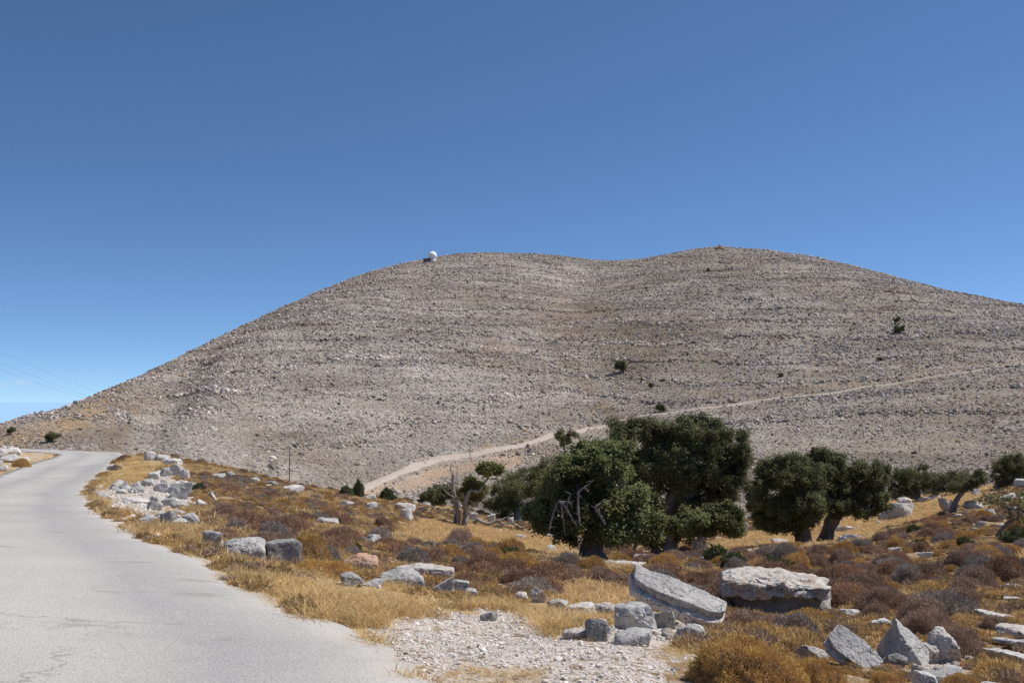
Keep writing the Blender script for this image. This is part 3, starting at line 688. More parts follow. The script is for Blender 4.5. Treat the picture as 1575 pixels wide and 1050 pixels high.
# ------------------------------------------------------------------ shrubs: prototypes
def bush_mesh(name, seed, nb, mat, ln=0.16, wd=0.022, hgt=0.62, leaf=False, lump=0.16, tuft=0):
    r = np.random.default_rng(seed)
    D, Fc = ico(3); keep = D[:, 2] > -0.25
    def rad(d): return 1 + lump * fb3(d * 2.3 + seed * 3.7, 3, seed) + 0.05 * fb3(d * 7 + seed, 2, seed)
    C_ = D * (rad(D) * 0.84)[:, None] * np.array([1, 1, hgt]); C_[:, 2] = np.maximum(C_[:, 2], -0.10)
    C_ += r.normal(0, 0.015, C_.shape)
    d = r.normal(0, 1, (nb, 3)); d[:, 2] = np.abs(d[:, 2]) * 1.1 - 0.12; d /= np.linalg.norm(d, axis=1)[:, None]
    dep = r.uniform(0.72, 1.0, nb) ** 0.7
    B = d * (rad(d) * dep)[:, None] * np.array([1, 1, hgt]); B[:, 2] = np.maximum(B[:, 2], -0.05)
    out = d * np.array([1, 1, 1.1]) + r.normal(0, 0.75 if not leaf else 1.2, (nb, 3)); out /= np.linalg.norm(out, axis=1)[:, None]
    sd = np.cross(out, r.normal(0, 1, (nb, 3))); sd /= np.linalg.norm(sd, axis=1)[:, None] + 1e-9
    L = ln * r.uniform(0.6, 1.4, nb)[:, None]; Wd = wd * r.uniform(0.6, 1.4, nb)[:, None]
    if leaf: Vb = np.stack([B - sd * Wd, B + sd * Wd, B + out * L + sd * Wd * 0.7, B + out * L - sd * Wd * 0.7], 1)
    else: Vb = np.stack([B - sd * Wd, B + sd * Wd, B + out * L + sd * Wd * 0.25, B + out * L - sd * Wd * 0.25], 1)
    nC = len(C_); fC = Fc; tr4 = np.concatenate([fC, fC[:, 2:3]], 1)
    me = bpy.data.meshes.new(name)
    VV = np.concatenate([C_, Vb.reshape(-1, 3)]); q = np.arange(nb * 4).reshape(-1, 4) + nC
    loops = np.concatenate([fC.ravel(), q.ravel()]).astype(np.int32)
    st = np.concatenate([np.arange(len(fC)) * 3, len(fC) * 3 + np.arange(nb) * 4]).astype(np.int32)
    me.vertices.add(len(VV)); me.vertices.foreach_set('co', VV.astype(np.float32).ravel())
    me.loops.add(len(loops)); me.loops.foreach_set('vertex_index', loops)
    me.polygons.add(len(st)); me.polygons.foreach_set('loop_start', st)
    me.update(calc_edges=True)
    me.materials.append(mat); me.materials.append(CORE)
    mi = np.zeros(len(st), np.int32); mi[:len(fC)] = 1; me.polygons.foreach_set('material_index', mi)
    tv = np.concatenate([np.full(nC, 0.5), np.repeat(np.clip(0.5 + 0.28 * fb3(B * 3 + 5, 2, 2) + r.normal(0, 0.13, nb), 0, 1), 4)])
    fattr(me, 'tint', tv); return me
BUSH = {}
for i, (nm, mt) in enumerate((('brown', B_BROWN), ('red', B_RED), ('grey', B_GREY), ('tan', B_TAN))):
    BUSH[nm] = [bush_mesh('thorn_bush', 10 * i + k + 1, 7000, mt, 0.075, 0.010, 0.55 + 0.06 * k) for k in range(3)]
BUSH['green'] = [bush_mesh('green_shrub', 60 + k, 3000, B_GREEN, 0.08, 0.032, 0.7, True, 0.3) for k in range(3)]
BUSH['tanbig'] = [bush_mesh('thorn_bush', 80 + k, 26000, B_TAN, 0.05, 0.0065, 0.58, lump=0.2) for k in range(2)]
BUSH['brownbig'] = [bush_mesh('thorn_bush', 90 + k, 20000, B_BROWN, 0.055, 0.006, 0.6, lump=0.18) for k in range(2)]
BCAT = {'brown': ('thorn_bush', 'thorn bush'), 'red': ('thorn_bush', 'thorn bush'), 'grey': ('thorn_bush', 'thorn bush'), 'tan': ('thorn_bush', 'thorn bush'), 'tanbig': ('thorn_bush', 'thorn bush'), 'brownbig': ('thorn_bush', 'thorn bush'), 'green': ('green_shrub', 'shrub')}
def put_bush(kind, P, w, h, rz, label, group=None, k=None):
    me = BUSH[kind][k if k is not None else random.randrange(len(BUSH[kind]))]
    o = link(BCAT[kind][0], me, loc=P); o.scale = (w / 2, w / 2 * 0.95, h / 0.62); o.rotation_euler = (random.uniform(-.06, .06), random.uniform(-.06, .06), rz)
    return tag(o, label, BCAT[kind][1], group)
def bush(bb, kind, label, group=None, k=None):
    P = hit((bb[0] + bb[2]) / 2, bb[3] - 1); D = float(proj(np.array(P))[2]); s = D / F
    w = (bb[2] - bb[0]) * s; w *= 0.92; h = max(0.8 * (bb[3] - bb[1]) * s - 0.3 * w * max((bb[3] - 610) / F, 0), 0.3 * w)
    u = Vector((P.x, P.y, 0)).normalized() * w * 0.34; P = P + u
    P.z = float(height(np.array([P.x]), np.array([P.y]))[0][0]) - 0.02
    OCC.append((P.x, P.y, w * 0.40)); return put_bush(kind, P, w, h, random.uniform(0, 6.28), label, group, k)
HB = [((1042,948,1250,1062),'tanbig','large tan thorny bush at the gravel edge in the foreground'),((1200,985,1310,1062),'tan','low tan bush below the tilted grey plate'),((440,850,548,890),'tanbig','large tan bush between the twin boulders and rust boulder'),
 ((1310,890,1408,942),'brownbig','big dark brown cushion bush right of the largest boulder'),((1322,922,1376,958),'brown','brown cushion in front of the big dark brown cushion'),((1378,918,1480,985),'brownbig','big brown bush behind the pointed rock'),
 ((1440,945,1520,1010),'brown','brown bush right of the cream crusted boulder'),((1105,925,1192,968),'brown','purplish brown bush in front of the largest boulder'),((1190,925,1290,965),'tan','tan bush along the foot of the largest boulder'),
 ((765,858,842,905),'red','rounded red brown cushion, tallest of the row before the front oak'),((712,855,770,890),'red','red brown cushion left of the tallest cushion'),((685,848,728,878),'grey','pale grey thorn cushion behind the red brown cushions'),((770,872,862,915),'grey','grey brown cushion in front of the tallest red cushion'),
 ((842,862,904,892),'brown','grey brown cushion below the front oak trunk'),((895,860,955,895),'brown','brown cushion just right of the front oak trunk foot'),((805,882,872,915),'red','rusty low bush beside the pale grass clump'),((690,872,748,905),'red','low reddish bush behind the stone cluster'),
 ((765,838,808,868),'green','dark green shrub behind the red brown cushions'),((828,856,862,872),'green','small dull green shrub between two brown cushions'),((920,880,985,905),'brown','brown bush right of the pale grass clump'),((1000,872,1060,895),'tan','tan scrub bush behind the tilted slab'),
 ((1050,880,1115,905),'brown','brown bush just left of the largest boulder'),((1060,892,1110,925),'grey','grey bush touching the left end of the largest boulder'),((1200,862,1256,884),'red','broad reddish cushion behind the largest boulder'),((1112,852,1155,880),'grey','grey cushion up slope from the largest boulder'),
 ((1165,852,1215,880),'green','dark green low shrub behind the largest boulder'),((1295,880,1330,905),'brown','small brown bush right of the cap of the largest boulder'),((312,812,372,830),'red','dark red cushion behind the twin boulders'),((295,742,318,756),'green','small green shrub beside the roadside rock pile'),
 ((1060,822,1098,862),'grey','grey leafless shrub between the tall oak and the golden grass'),((1505,940,1560,970),'brown','brown bush growing over the pale flat rock'),((1260,950,1330,985),'brown','dark brown bush behind the tilted grey plate'),((1330,1020,1400,1066),'tan','low tan bush at the bottom edge'),((1440,1018,1520,1066),'tan','tan and grey scrub bush near the bottom right corner'),
 ((18,700,48,720),'tan','tan shrub on the bank inside the bend'),((540,736,560,764),'green','dark green shrub at the brow beside the dirt track'),((520,748,545,764),'green','low dark shrub left of the brow shrub'),((580,752,610,770),'green','flat dark green shrub right of the dirt track end'),
 ((640,752,690,776),'green','olive green shrub left of the twin bare trunks'),((530,834,560,852),'green','green patch shrub above the tan bush'),((660,858,690,872),'green','small bright green shrub among brown cushions')]
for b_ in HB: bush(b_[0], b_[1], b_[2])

# ------------------------------------------------------------------ trees
def tube(pts, rad, sides=9, seed=0, gn=0.14):
    pts = np.array(pts, float); rad = np.array(rad, float)
    P = catmull(list(pts), 5); R = np.interp(np.linspace(0, 1, len(P)), np.linspace(0, 1, len(rad)), rad)
    T = np.gradient(P, axis=0); T /= np.linalg.norm(T, axis=1)[:, None] + 1e-9
    ref = np.array([0.3, 1, 0.2]); A_ = np.cross(T, ref); A_ /= np.linalg.norm(A_, axis=1)[:, None] + 1e-9; B_ = np.cross(T, A_)
    th = np.linspace(0, 2 * math.pi, sides + 1)[:-1]
    VV = P[:, None] + R[:, None, None] * (np.cos(th)[None, :, None] * A_[:, None] + np.sin(th)[None, :, None] * B_[:, None])
    if gn >= 0.25: P = P + R[:, None] * 1.1 * np.stack([fb3(P / (R.max() * 3.5) + seed + 9 * q, 2, 7 + q) for q in range(3)], -1) * np.clip(np.arange(len(P)) / 4, 0, 1)[:, None]; VV = P[:, None] + R[:, None, None] * (np.cos(th)[None, :, None] * A_[:, None] + np.sin(th)[None, :, None] * B_[:, None])
    gnv = 1 + gn * fb3(VV / (R.max() * 1.3) + seed, 3, 6)
    VV = P[:, None] + (VV - P[:, None]) * gnv[..., None]
    m_ = len(P); ii = np.arange(m_ * sides).reshape(m_, sides); jj = np.roll(ii, -1, 1)
    q = np.stack([ii[:-1], jj[:-1], jj[1:], ii[1:]], -1).reshape(-1, 4)
    return VV.reshape(-1, 3), q
def join(parts):
    V_, F_ = [], []; o = 0
    for v, f in parts: V_.append(v); F_.append(f + o); o += len(v)
    return np.concatenate(V_), np.concatenate(F_)
def crown_mesh(name, blobs, nleaf, size, seed, mat, gap=0.0):
    """leaf sprigs through a set of ellipsoids (c, (rx,ry,rz)); clumped, with gaps"""
    r = np.random.default_rng(seed); Bs = []; nm = []
    nb_ = []
    for c, R in blobs:
        nb_.append((c, tuple(0.70 * q for q in R)))
        for j in range(18):
            d = r.normal(0, 1, 3); d[2] = d[2] * 0.9 + 0.15; d /= np.linalg.norm(d); f = r.uniform(0.16, 0.38)
            nb_.append((np.array(c) + d * np.array(R) * r.uniform(0.55, 0.98), tuple(f * (0.5 * q + 0.5 * min(R)) for q in R)))
    blobs = nb_
    vol = np.array([b[1][0] * b[1][2] for b in blobs]); cnt = (nleaf * vol / vol.sum()).astype(int)
    for (c, R), nn in zip(blobs, cnt):
        k = max(int(nn * 2.4), 8); d = r.normal(0, 1, (k, 3)); d /= np.linalg.norm(d, axis=1)[:, None]
        rr = r.uniform(0.3, 1.0, k) ** 0.55 * np.where(r.uniform(0, 1, k) < 0.22, r.uniform(1.0, 1.5, k), 1)
        R = np.array(R); p = d * rr[:, None]
        lum = 1 + 0.32 * fb3(d * 2.6 + seed + c[0], 3, seed)
        p = p * R * lum[:, None] + np.array(c)
        cl = fb3(p / (size * 6.0), 2, seed + 2) + 0.6 * fb3(p / (size * 17.0), 2, seed + 3)
        ok = cl > gap - 0.16
        p = p[ok][:nn]; d = d[ok][:nn]; Bs.append(p); nm.append(d)
    B = np.concatenate(Bs); Nn = np.concatenate(nm); k = len(B)
    L = []; 
    for j in range(3):
        fn = Nn * 0.55 + r.normal(0, 0.55, (k, 3)) + np.array([0, 0, 0.65])
        o = np.cross(fn, r.normal(0, 1, (k, 3))); o /= np.linalg.norm(o, axis=1)[:, None] + 1e-9
        sd = np.cross(o, fn); sd /= np.linalg.norm(sd, axis=1)[:, None] + 1e-9
        b0 = B + r.normal(0, size * 0.8, (k, 3)); l = size * r.uniform(0.7, 1.5, k)[:, None]; w = size * 0.42 * r.uniform(0.7, 1.3, k)[:, None]
        L.append(np.stack([b0, b0 + o * l * 0.5 + sd * w, b0 + o * l, b0 + o * l * 0.5 - sd * w], 1))
    VV = np.concatenate(L).reshape(-1, 3); q = np.arange(len(VV)).reshape(-1, 4)
    me = mesh_np(name, VV, q, mat, False)
    t = np.tile(np.clip(0.5 + 0.36 * fb3(B / (size * 10), 3, 9) + r.normal(0, 0.12, k), 0, 1), 3)
    fattr(me, 'tint', np.repeat(t, 4)); return me
def make_tree(name, label, base, blobs, trunks, nleaf, mat, group=None, leaf=None, dead=(), far=False, dshift=0.0, bark=None, gap=0.0, cat='tree', deadname='dead_branch', seed=None):
    seed = seed or int(base[0]); P = hit(base[0], base[1], True, far); D = float(proj(np.array(P))[2]); s = D / F
    root = empty(name, P); tag(root, label, cat, group)
    def wp(px, py, dz=0.0):
        d = ray(px, py); return np.array([d[0] * (D), d[1] * D + dz * s, EYE + d[2] * D]) - np.array(P)
    for tl in trunks: OCC.append((P.x, P.y, 0.5))
    tp = [tube([wp(*q[:2], q[2] if len(q) > 3 else 0) for q in tl], [q[-1] * s * (0.64 if bark else 1) for q in tl], 10, seed + i, 0.3 if bark else 0.2) for i, tl in enumerate(trunks)]
    if tp:
        v, f = join(tp); link('trunk', mesh_np('trunk', v, f, bark or BARK), root)
    bl = [(wp(b[0], b[1], b[4]), (b[2] * s, b[5] * s, b[3] * s)) for b in blobs]
    if bl: link('crown', crown_mesh('crown', bl, int(nleaf * 2.6), leaf or max(0.075, 0.9 * s), seed, mat, gap), root)
    for i, dl in enumerate(dead):
        tr_ = random.Random(seed * 7 + i); pl_ = []
        for b_ in dl:
            pl_.append(tube([wp(*q[:2], q[2]) for q in b_], [q[3] * s * 0.56 for q in b_], 7, seed + i, 0.3))
            for (ax, ay, ad, ar), (bx, by, bd, br_) in zip(b_[:-1], b_[1:]):
                for _ in range(3):
                    t = tr_.uniform(0.2, 1); qx, qy, qd = ax + (bx - ax) * t, ay + (by - ay) * t, ad + (bd - ad) * t
                    an_ = tr_.uniform(0, 6.28); L = tr_.uniform(5, 12); ex, ey = math.cos(an_) * L, math.sin(an_) * L * 0.8 + 1
                    pl_.append(tube([wp(qx, qy, qd), wp(qx + ex * 0.55, qy + ey * 0.5, qd + tr_.uniform(-3, 3)), wp(qx + ex, qy + ey, qd + tr_.uniform(-5, 3))], [min(ar, 1.2) * s * 0.4, 0.32 * s, 0.15 * s], 5, seed, 0.3))
        v, f = join(pl_)
        link(deadname, mesh_np(deadname, v, f, DEAD), root)
    return root
# blobs: px, py, rx, ry, depth offset px, depth radius px
make_tree('oak_tree', 'front oak with mid green crown, thick pale trunk and bare dead branches', (910,862),
 [(880,730,42,34,0,45),(930,725,48,36,10,50),(860,770,34,34,-10,40),(915,780,52,36,-20,45),(975,780,42,36,0,45),(985,812,34,22,-10,40),(830,790,22,26,0,30),(880,810,36,20,-25,35),(940,815,40,20,-25,40),(900,700,34,18,10,35),(950,700,36,20,20,35),(1000,790,22,24,0,30),(845,805,26,16,-10,25)],
 [[(910,864,0,25),(909,845,0,18),(912,825,0,17),(908,790,0,13),(890,750,0,8),(870,720,0,3)],[(914,830,0,13),(935,795,0,9),(955,750,0,5),(965,715,0,2)],[(912,820,0,9),(940,800,-10,5),(980,790,-10,3)],[(894,864,0,9),(903,840,0,10),(910,815,0,8)]], 17000, L_OAK, gap=-0.05,
 dead=[[[(885,805,-60,2.4),(868,775,-62,3.2),(858,765,-62,3),(846,790,-64,2.2),(842,810,-64,1.2)],[(860,766,-62,2.6),(863,788,-64,1.9),(866,815,-64,1)],[(868,773,-62,2),(874,752,-62,0.8)],[(860,765,-62,2),(872,765,-62,1.3),(876,772,-62,.7)]],
       [[(888,800,-60,3),(884,760,-64,2.8),(890,745,-64,2.2),(900,740,-64,1.5),(906,732,-64,.8)]],[[(925,798,-60,3.4),(915,780,-64,4),(911,772,-64,3.4),(922,766,-64,2),(932,763,-64,1)]]])
make_tree('oak_tree', 'tallest oak, broad dark olive crown rising behind the front oak', (1022,858),
 [(1050,672,62,36,0,60),(1000,668,44,28,0,45),(962,664,34,20,0,35),(1105,690,48,34,0,55),(1030,715,58,42,-10,60),(1090,730,52,34,0,55),(1132,705,26,30,0,35),(1000,745,40,40,10,50),(1060,770,46,36,0,50),(1115,755,24,20,0,30),(1030,800,36,30,-5,40),(985,720,30,34,10,40),(1075,650,40,16,0,35),(1010,835,28,16,0,25),(1135,735,20,20,0,25),(1060,812,30,22,0,30),(1055,785,48,24,0,40),(1005,795,26,24,0,30),(1110,780,26,16,10,30)],
 [[(1018,862,0,20),(1020,840,0,17),(1028,800,0,14),(1040,750,0,10),(1050,690,0,4)],[(1026,815,0,10),(1000,760,0,7),(985,700,0,3)],[(1034,780,0,9),(1080,745,0,6),(1120,715,0,3)],[(1038,860,0,9),(1032,830,0,9),(1030,800,0,9)]], 24000, L_DARK, gap=0.0)
make_tree('oak_tree', 'left of the two right oaks, dark crown almost reaching the golden grass', (1236,838),
 [(1210,735,42,34,0,45),(1180,760,30,36,0,40),(1235,770,38,38,-10,45),(1200,790,34,26,-10,40),(1170,800,22,18,0,28),(1250,740,34,34,0,40),(1215,712,34,16,0,30),(1222,805,34,15,0,30),(1180,725,22,20,0,25),(1190,808,32,16,0,26),(1168,770,20,30,0,24),(1262,765,26,34,10,30),(1205,765,40,34,15,34)],
 [[(1230,840,0,9),(1231,820,0,7.5),(1232,790,0,8),(1220,750,0,4)],[(1244,836,0,8),(1238,815,0,6),(1234,800,0,5)]], 15000, L_DARK, gap=-0.05)
make_tree('oak_tree', 'right of the two right oaks, wide crown on a thick dark leaning trunk', (1272,834),
 [(1280,730,40,36,0,45),(1320,735,40,34,0,45),(1345,760,28,30,0,35),(1300,765,42,28,-5,45),(1270,705,30,14,0,30),(1350,718,18,14,0,25),(1285,780,28,16,0,30),(1330,785,24,14,0,28),(1262,695,14,9,0,16)],
 [[(1268,835,0,13),(1274,815,0,10.5),(1284,790,0,10),(1300,760,0,7),(1330,740,0,3)],[(1282,795,0,8),(1275,750,0,5),(1270,715,0,2)]], 14000, L_DARK, gap=-0.05,
 dead=[[[(1312,790,-30,1.6),(1322,778,-32,1.2),(1330,770,-32,.6)],[(1320,782,-32,1),(1334,778,-32,.5)]]])
make_tree('oak_tree', 'low olive oak between the twin bare trunks and the front oak', (800,800),
 [(790,760,42,32,40,40),(760,775,30,24,40,30),(825,750,34,28,40,36),(840,730,24,22,40,28),(780,785,36,18,30,32),(810,735,26,14,40,25)],
 [[(798,806,0,7),(795,785,20,6),(790,760,40,4)]], 7500, L_OAK, gap=-0.1)
make_tree('oak_tree', 'small dark oak bush directly behind the twin bare trunks', (700,806),
 [(668,768,26,16,60,25),(700,765,26,18,60,25),(725,772,20,16,60,22),(735,760,16,14,60,18)],
 [[(700,806,0,3),(700,780,60,2.5)]], 3500, L_DARK, gap=-0.1)
make_tree('oak_tree', 'bright green low oak growth under the tall oak', (1060,862),
 [(1085,805,46,20,40,35),(1120,800,26,22,40,26),(1050,815,30,16,40,30),(1135,815,18,14,40,20)],
 [[(1080,850,20,5),(1085,815,40,4)]], 6000, L_OAK, gap=-0.1)
make_tree('small_tree', 'thin treetop poking up against the dirt track above the front oak', (872,812),
 [(868,672,14,10,60,14),(872,682,12,9,60,12),(884,668,8,6,60,8),(890,672,7,5,60,8)],
 [[(872,812,60,4),(874,740,60,3),(872,700,60,2),(869,675,60,1)]], 700, L_DARK, gap=0.0)
# bare twin-stemmed tree
make_tree('bare_tree', 'twin grey dead trunks with tufts of leaves on one bent branch', (708,808),
 [(753,721,17,8,0,14),(765,724,10,6,0,10),(742,720,10,6,0,10),(722,746,14,9,20,14),(738,752,10,8,20,12),(716,755,10,8,20,10)],
 [[(704,808,0,7),(702,790,0,5.5),(699,765,0,5),(697,740,0,3.6),(697,728,0,2.4)],[(698,752,0,2.8),(690,742,0,2),(682,738,0,1.2)],[(714,808,0,7),(716,785,0,6),(718,765,0,5.2),(724,755,0,4),(736,755,0,3.2),(745,742,0,2.6),(752,732,0,2.2),(752,722,0,1)],[(740,752,0,1.8),(748,760,0,1)],[(755,736,0,2),(764,737,0,1.8),(770,748,0,1.2),(774,758,0,.6)]], 1500, L_OAK, bark=DEAD, gap=-0.1, leaf=0.13, dead=[[[(697,730,-2,2),(693,720,-3,1.2),(695,712,-3,.5)]],[[(700,765,-5,2),(688,757,-8,1.3),(680,748,-8,.6)]],[[(718,765,-5,2),(728,772,-9,1.2),(738,778,-9,.5)]]])
make_tree('oak_tree', 'long low dark thicket of oak along the brow right of the oaks', (1420,770),
 [(1385,745,32,18,30,30),(1420,740,34,18,30,30),(1455,740,34,18,30,30),(1490,735,26,12,30,26),(1400,730,20,12,30,20),(1431,722,10,8,30,10),(1350,755,26,20,30,24),(1380,758,26,12,20,24),(1430,755,30,10,20,24),(1470,750,30,13,20,24),(1500,745,18,10,20,20)],
 [[(1420,768,20,5),(1418,745,30,4)],[(1419,767,20,4),(1400,760,25,4),(1385,745,30,3)]], 7500, L_DARK, gap=-0.1)
make_tree('leaning_tree', 'dark leaning trunk carrying a flat dark crown, on the brow', (1466,789),
 [(1488,744,22,10,0,22),(1505,735,16,9,0,16),(1474,748,14,7,0,14),(1510,727,10,6,0,10)],
 [[(1465,790,0,6),(1468,776,0,5),(1474,764,0,4),(1486,752,0,3),(1500,740,0,2)]], 1300, L_DARK)
make_tree('oak_tree', 'round dark oak on the skyline slope at the right edge', (1552,748),
 [(1545,722,22,18,0,24),(1562,718,24,18,0,24),(1540,738,18,10,0,20),(1578,726,20,18,0,22),(1548,706,12,8,0,14),(1566,706,12,8,0,14)],
 [[(1552,750,0,4),(1554,730,0,3)],[(1570,748,0,3),(1566,725,0,2)]], 3600, L_DARK)
make_tree('gnarled_tree', 'gnarled little tree with twisted dark stem and sparse dark leaves at the right edge', (1535,826),
 [(1520,768,20,9,0,18),(1545,772,20,10,0,18),(1560,762,16,9,0,16),(1575,775,16,14,0,16),(1552,790,16,8,0,14),(1575,800,14,12,0,14),(1530,758,12,6,0,12)],
 [[(1534,827,0,4),(1540,815,0,3.2),(1550,805,0,3),(1557,799,0,3),(1554,786,0,2),(1546,778,0,1.4),(1536,774,0,.8)],[(1557,799,0,2.6),(1566,797,0,2),(1566,780,0,1.5),(1575,785,0,1)],[(1552,788,0,1.4),(1557,776,0,1)]], 120, L_DARK, gap=0.0, leaf=0.085)
bush((1542,808,1600,836), 'green', 'dark green shrub below the gnarled little tree'); bush((1468,826,1500,842), 'green', 'dark low shrub left of the gnarled little tree'); bush((1395,806,1420,822), 'green', 'small dark shrub below the largest grey boulder')
# fallen log
P0 = hit(735, 806); D = float(proj(np.array(P0))[2]); s = D / F
lg = []
for pl in ([(728,802,3.2),(738,801,3),(752,803,2.2),(770,799,1.6),(784,794,.9)],[(740,802,1.8),(746,808,1.2),(752,810,.7)],[(760,801,1.5),(775,806,1),(790,806,.6)],[(729,801,2),(728,810,1.2)]):
    lg.append(tube([(ray(a, b_) * D + np.array([0, 0, EYE]) - np.array(P0)) for a, b_, _ in pl], [q_[2] * s for q_ in pl], 7, 3, 0.25))
v, f = join(lg); tag(link('fallen_log', mesh_np('fallen_log', v, f, DEAD), loc=P0), 'dark fallen branch on the ground right of the twin bare trunks', 'log')
P0 = hit(790, 815); D = float(proj(np.array(P0))[2]); s = D / F
lg = []
for pl in ([(784,800,.9),(792,808,1.5),(800,812,1.8),(810,822,1.2)],[(800,812,1.2),(812,809,.7)],[(795,809,1),(796,822,.6)],[(806,816,1),(818,820,.6)]):
    lg.append(tube([(ray(a, b_) * D + np.array([0, 0, EYE]) - np.array(P0)) for a, b_, _ in pl], [q_[2] * s for q_ in pl], 7, 8, 0.25))
v, f = join(lg); tag(link('fallen_log', mesh_np('fallen_log', v, f, BARK), loc=P0), 'tangle of dead branches left of the front oak trunk', 'log')
make_tree('dead_stump', 'pale splintered stump standing under the tallest oak', (975,862), [], [[(974,862,0,4),(977,845,0,4),(979,830,0,3.6),(978,824,0,1.5)],[(977.5,842,0,2.4),(984,828,0,.8)]], 0, None, bark=DEAD, cat='stump')

# scattered far trees on the hill
HT = [('hill_oak', (955,572), [(955,561,9,8,0,8),(949,564,5,5,0,5),(960,566,6,5,0,6)], 'largest dark tree alone in the gully of the hill'),
 ('hill_oak', (1016,633), [(1016,627,7,5,0,6)], 'small round tree on the edge of the dirt track'),
 ('hill_oak', (1382,512), [(1383,504,8,6,0,7),(1379,508,4,3,0,4)], 'dark tree high on the right flank of the hill'),
 ('hill_oak', (1377,499), [(1378,491,4,4,0,4),(1382,490,3,3,0,3)], 'thin grey tree just above the dark tree on the right flank'),
 ('hill_oak', (80,679), [(80,670,9,7,0,8),(74,672,6,5,0,6),(88,670,6,4,0,6)], 'dark bushy tree at the left foot of the hill beyond the bend'),
 ('hill_oak', (16,668), [(17,661,5,4,0,5),(20,660,4,3,0,4),(14,663,3,3,0,3)], 'lone tree on the left skyline of the hill'),
 ('hill_oak', (1001,598), [(1001,592,4,4,0,4)], 'lower of the two tiny bushes below the gully tree'),
 ('hill_oak', (986,588), [(986,582,3,5,0,4)], 'upper of the two tiny bushes below the gully tree'),
 ('hill_oak', (1090,417), [(1090,415,3,2.2,0,3)], 'tiny dark bush just below the right summit'),
 ('hill_oak', (1201,579), [(1201,577,3.5,2.5,0,3)], 'tiny dark bush above the middle of the dirt track'),
 ('hill_oak', (1354,554), [(1354,552,4,2,0,3)], 'tiny dark bush below the right flank trees')]
for nm, ba, bl, lb in HT:
    make_tree(nm, lb, ba, bl, [[(ba[0], ba[1] + 1, 0, 1.0), (ba[0], bl[0][1], 0, 0.7)]], 1100 if bl[0][2] > 4 else 350, L_DARK, far=True, gap=-0.3, group='lone trees on the hill')

# ------------------------------------------------------------------ utility poles, wires, radome
def pole(px, yb, yt, label, far=True, arm=True, rad=0.16):
    P = hit(px, yb, True, far); D = float(proj(np.array(P))[2]); s = D / F; h = (yb - yt) * s
    root = empty('utility_pole', P); tag(root, label, 'utility pole', 'wooden utility poles')
    v, f = tube([(0, 0, -0.5), (0, 0, h * 0.5), (0, 0, h)], [rad * 1.15, rad, rad * 0.75], 8, 1, 0.03); link('pole', mesh_np('pole', v, f, POLE), root)
    if arm:
        v, f = tube([(-1.0, 0, h - 0.35), (0, 0, h - 0.35), (1.0, 0, h - 0.35)], [0.07] * 3, 6, 1, 0); link('crossarm', mesh_np('crossarm', v, f, STEEL), root)
        for x in (-0.9, 0, 0.9):
            v, f = tube([(x, 0, h - 0.3), (x, 0, h - 0.05), (x, 0, h + 0.05)], [0.05, 0.09, 0.03], 6, 1, 0); link('insulator', mesh_np('insulator', v, f, WHITE), root)
    return P, h
pole(445, 747, 689, 'nearest utility pole at the brow of the scrub slope', far=True)
pole(723, 706, 682, 'utility pole beside the dirt track above the bare trunks')
pole(703, 746, 716, 'utility pole just behind the twin bare trunks')
pole(1421, 592, 571, 'utility pole beside the dirt track on the right')
pole(1546, 555, 525, 'utility pole above the dirt track near the right edge')
for i, (a_, m_, c_) in enumerate([((-60,512),(70,571),(175,612)),((-60,533),(65,583),(160,618)),((-60,546),(55,588),(152,619))]):
    pts = []
    for (px, py), D in ((a_, 760), (m_, 860), (c_, 960)):
        d = ray(px, py); pts.append(d * D + np.array([0, 0, EYE]))
    p0, p1, p2 = pts; P_ = [p0 * (1 - t) * (1 - 2 * t) + p1 * 4 * t * (1 - t) + p2 * t * (2 * t - 1) for t in np.linspace(0, 1, 7)]
    v, f = tube(P_, [0.05] * 7, 5, 1, 0)
    tag(link('power_line', mesh_np('power_line', v, f, WIRE)), ['uppermost of the three thin power lines against the left sky', 'middle one of the three thin power lines against the left sky', 'lowest of the three thin power lines against the left sky'][i], 'power line', 'power lines in the left sky')
# radome on the left summit
P = hit(665, 402, True, True); D = float(proj(np.array(P))[2]); s = D / F
root = empty('radome', P); tag(root, 'white radar dome on the left summit of the hill', 'radome')
D_, Fc = ico(4); R = 7.0 * s
v = D_ * R; v[:, 2] = np.maximum(v[:, 2], -R * 0.62); seam = 1 + 0.004 * np.sin(np.arctan2(v[:, 1], v[:, 0]) * 8); v = v * seam[:, None]
zc = (402 - 393.3) * s
o = link('dome', mesh_np('dome', v + np.array([0, 0, zc]), Fc, WHITE), root)
v, f = tube([(0, 0, -2), (0, 0, zc * 0.3), (0, 0, zc - R * 0.55)], [R * 0.80, R * 0.80, R * 0.80], 20, 1, 0); link('plinth', mesh_np('plinth', v, f, WHITE), root)
def box(c, d):
    c = np.array(c); d = np.array(d) / 2
    v = np.array([(x, y, z) for x in (-1, 1) for y in (-1, 1) for z in (-1, 1)], float) * d + c
    return v, np.array([(0, 1, 3, 2), (4, 6, 7, 5), (0, 4, 5, 1), (2, 3, 7, 6), (0, 2, 6, 4), (1, 5, 7, 3)])
P = hit(657, 403, True, True)
root = empty('station_building', P); tag(root, 'low dark flat roofed building left of the radar dome', 'building')
hb = (403 - 398.2) * s
v, f = box((0, 0, hb / 2 - 2), (11 * s, 9, hb + 3)); link('wall', mesh_np('wall', v, f, CONC, False), root)
v, f = box((0, 0, hb - 0.3), (12 * s, 10, 0.7)); link('roof', mesh_np('roof', v, f, CONC, False), root)
P = hit(682, 400, True, True); v, f = tube([(0, 0, -1), (0, 0, 9 * s), (0, 0, 17 * s)], [0.3, 0.22, 0.12], 6, 1, 0)
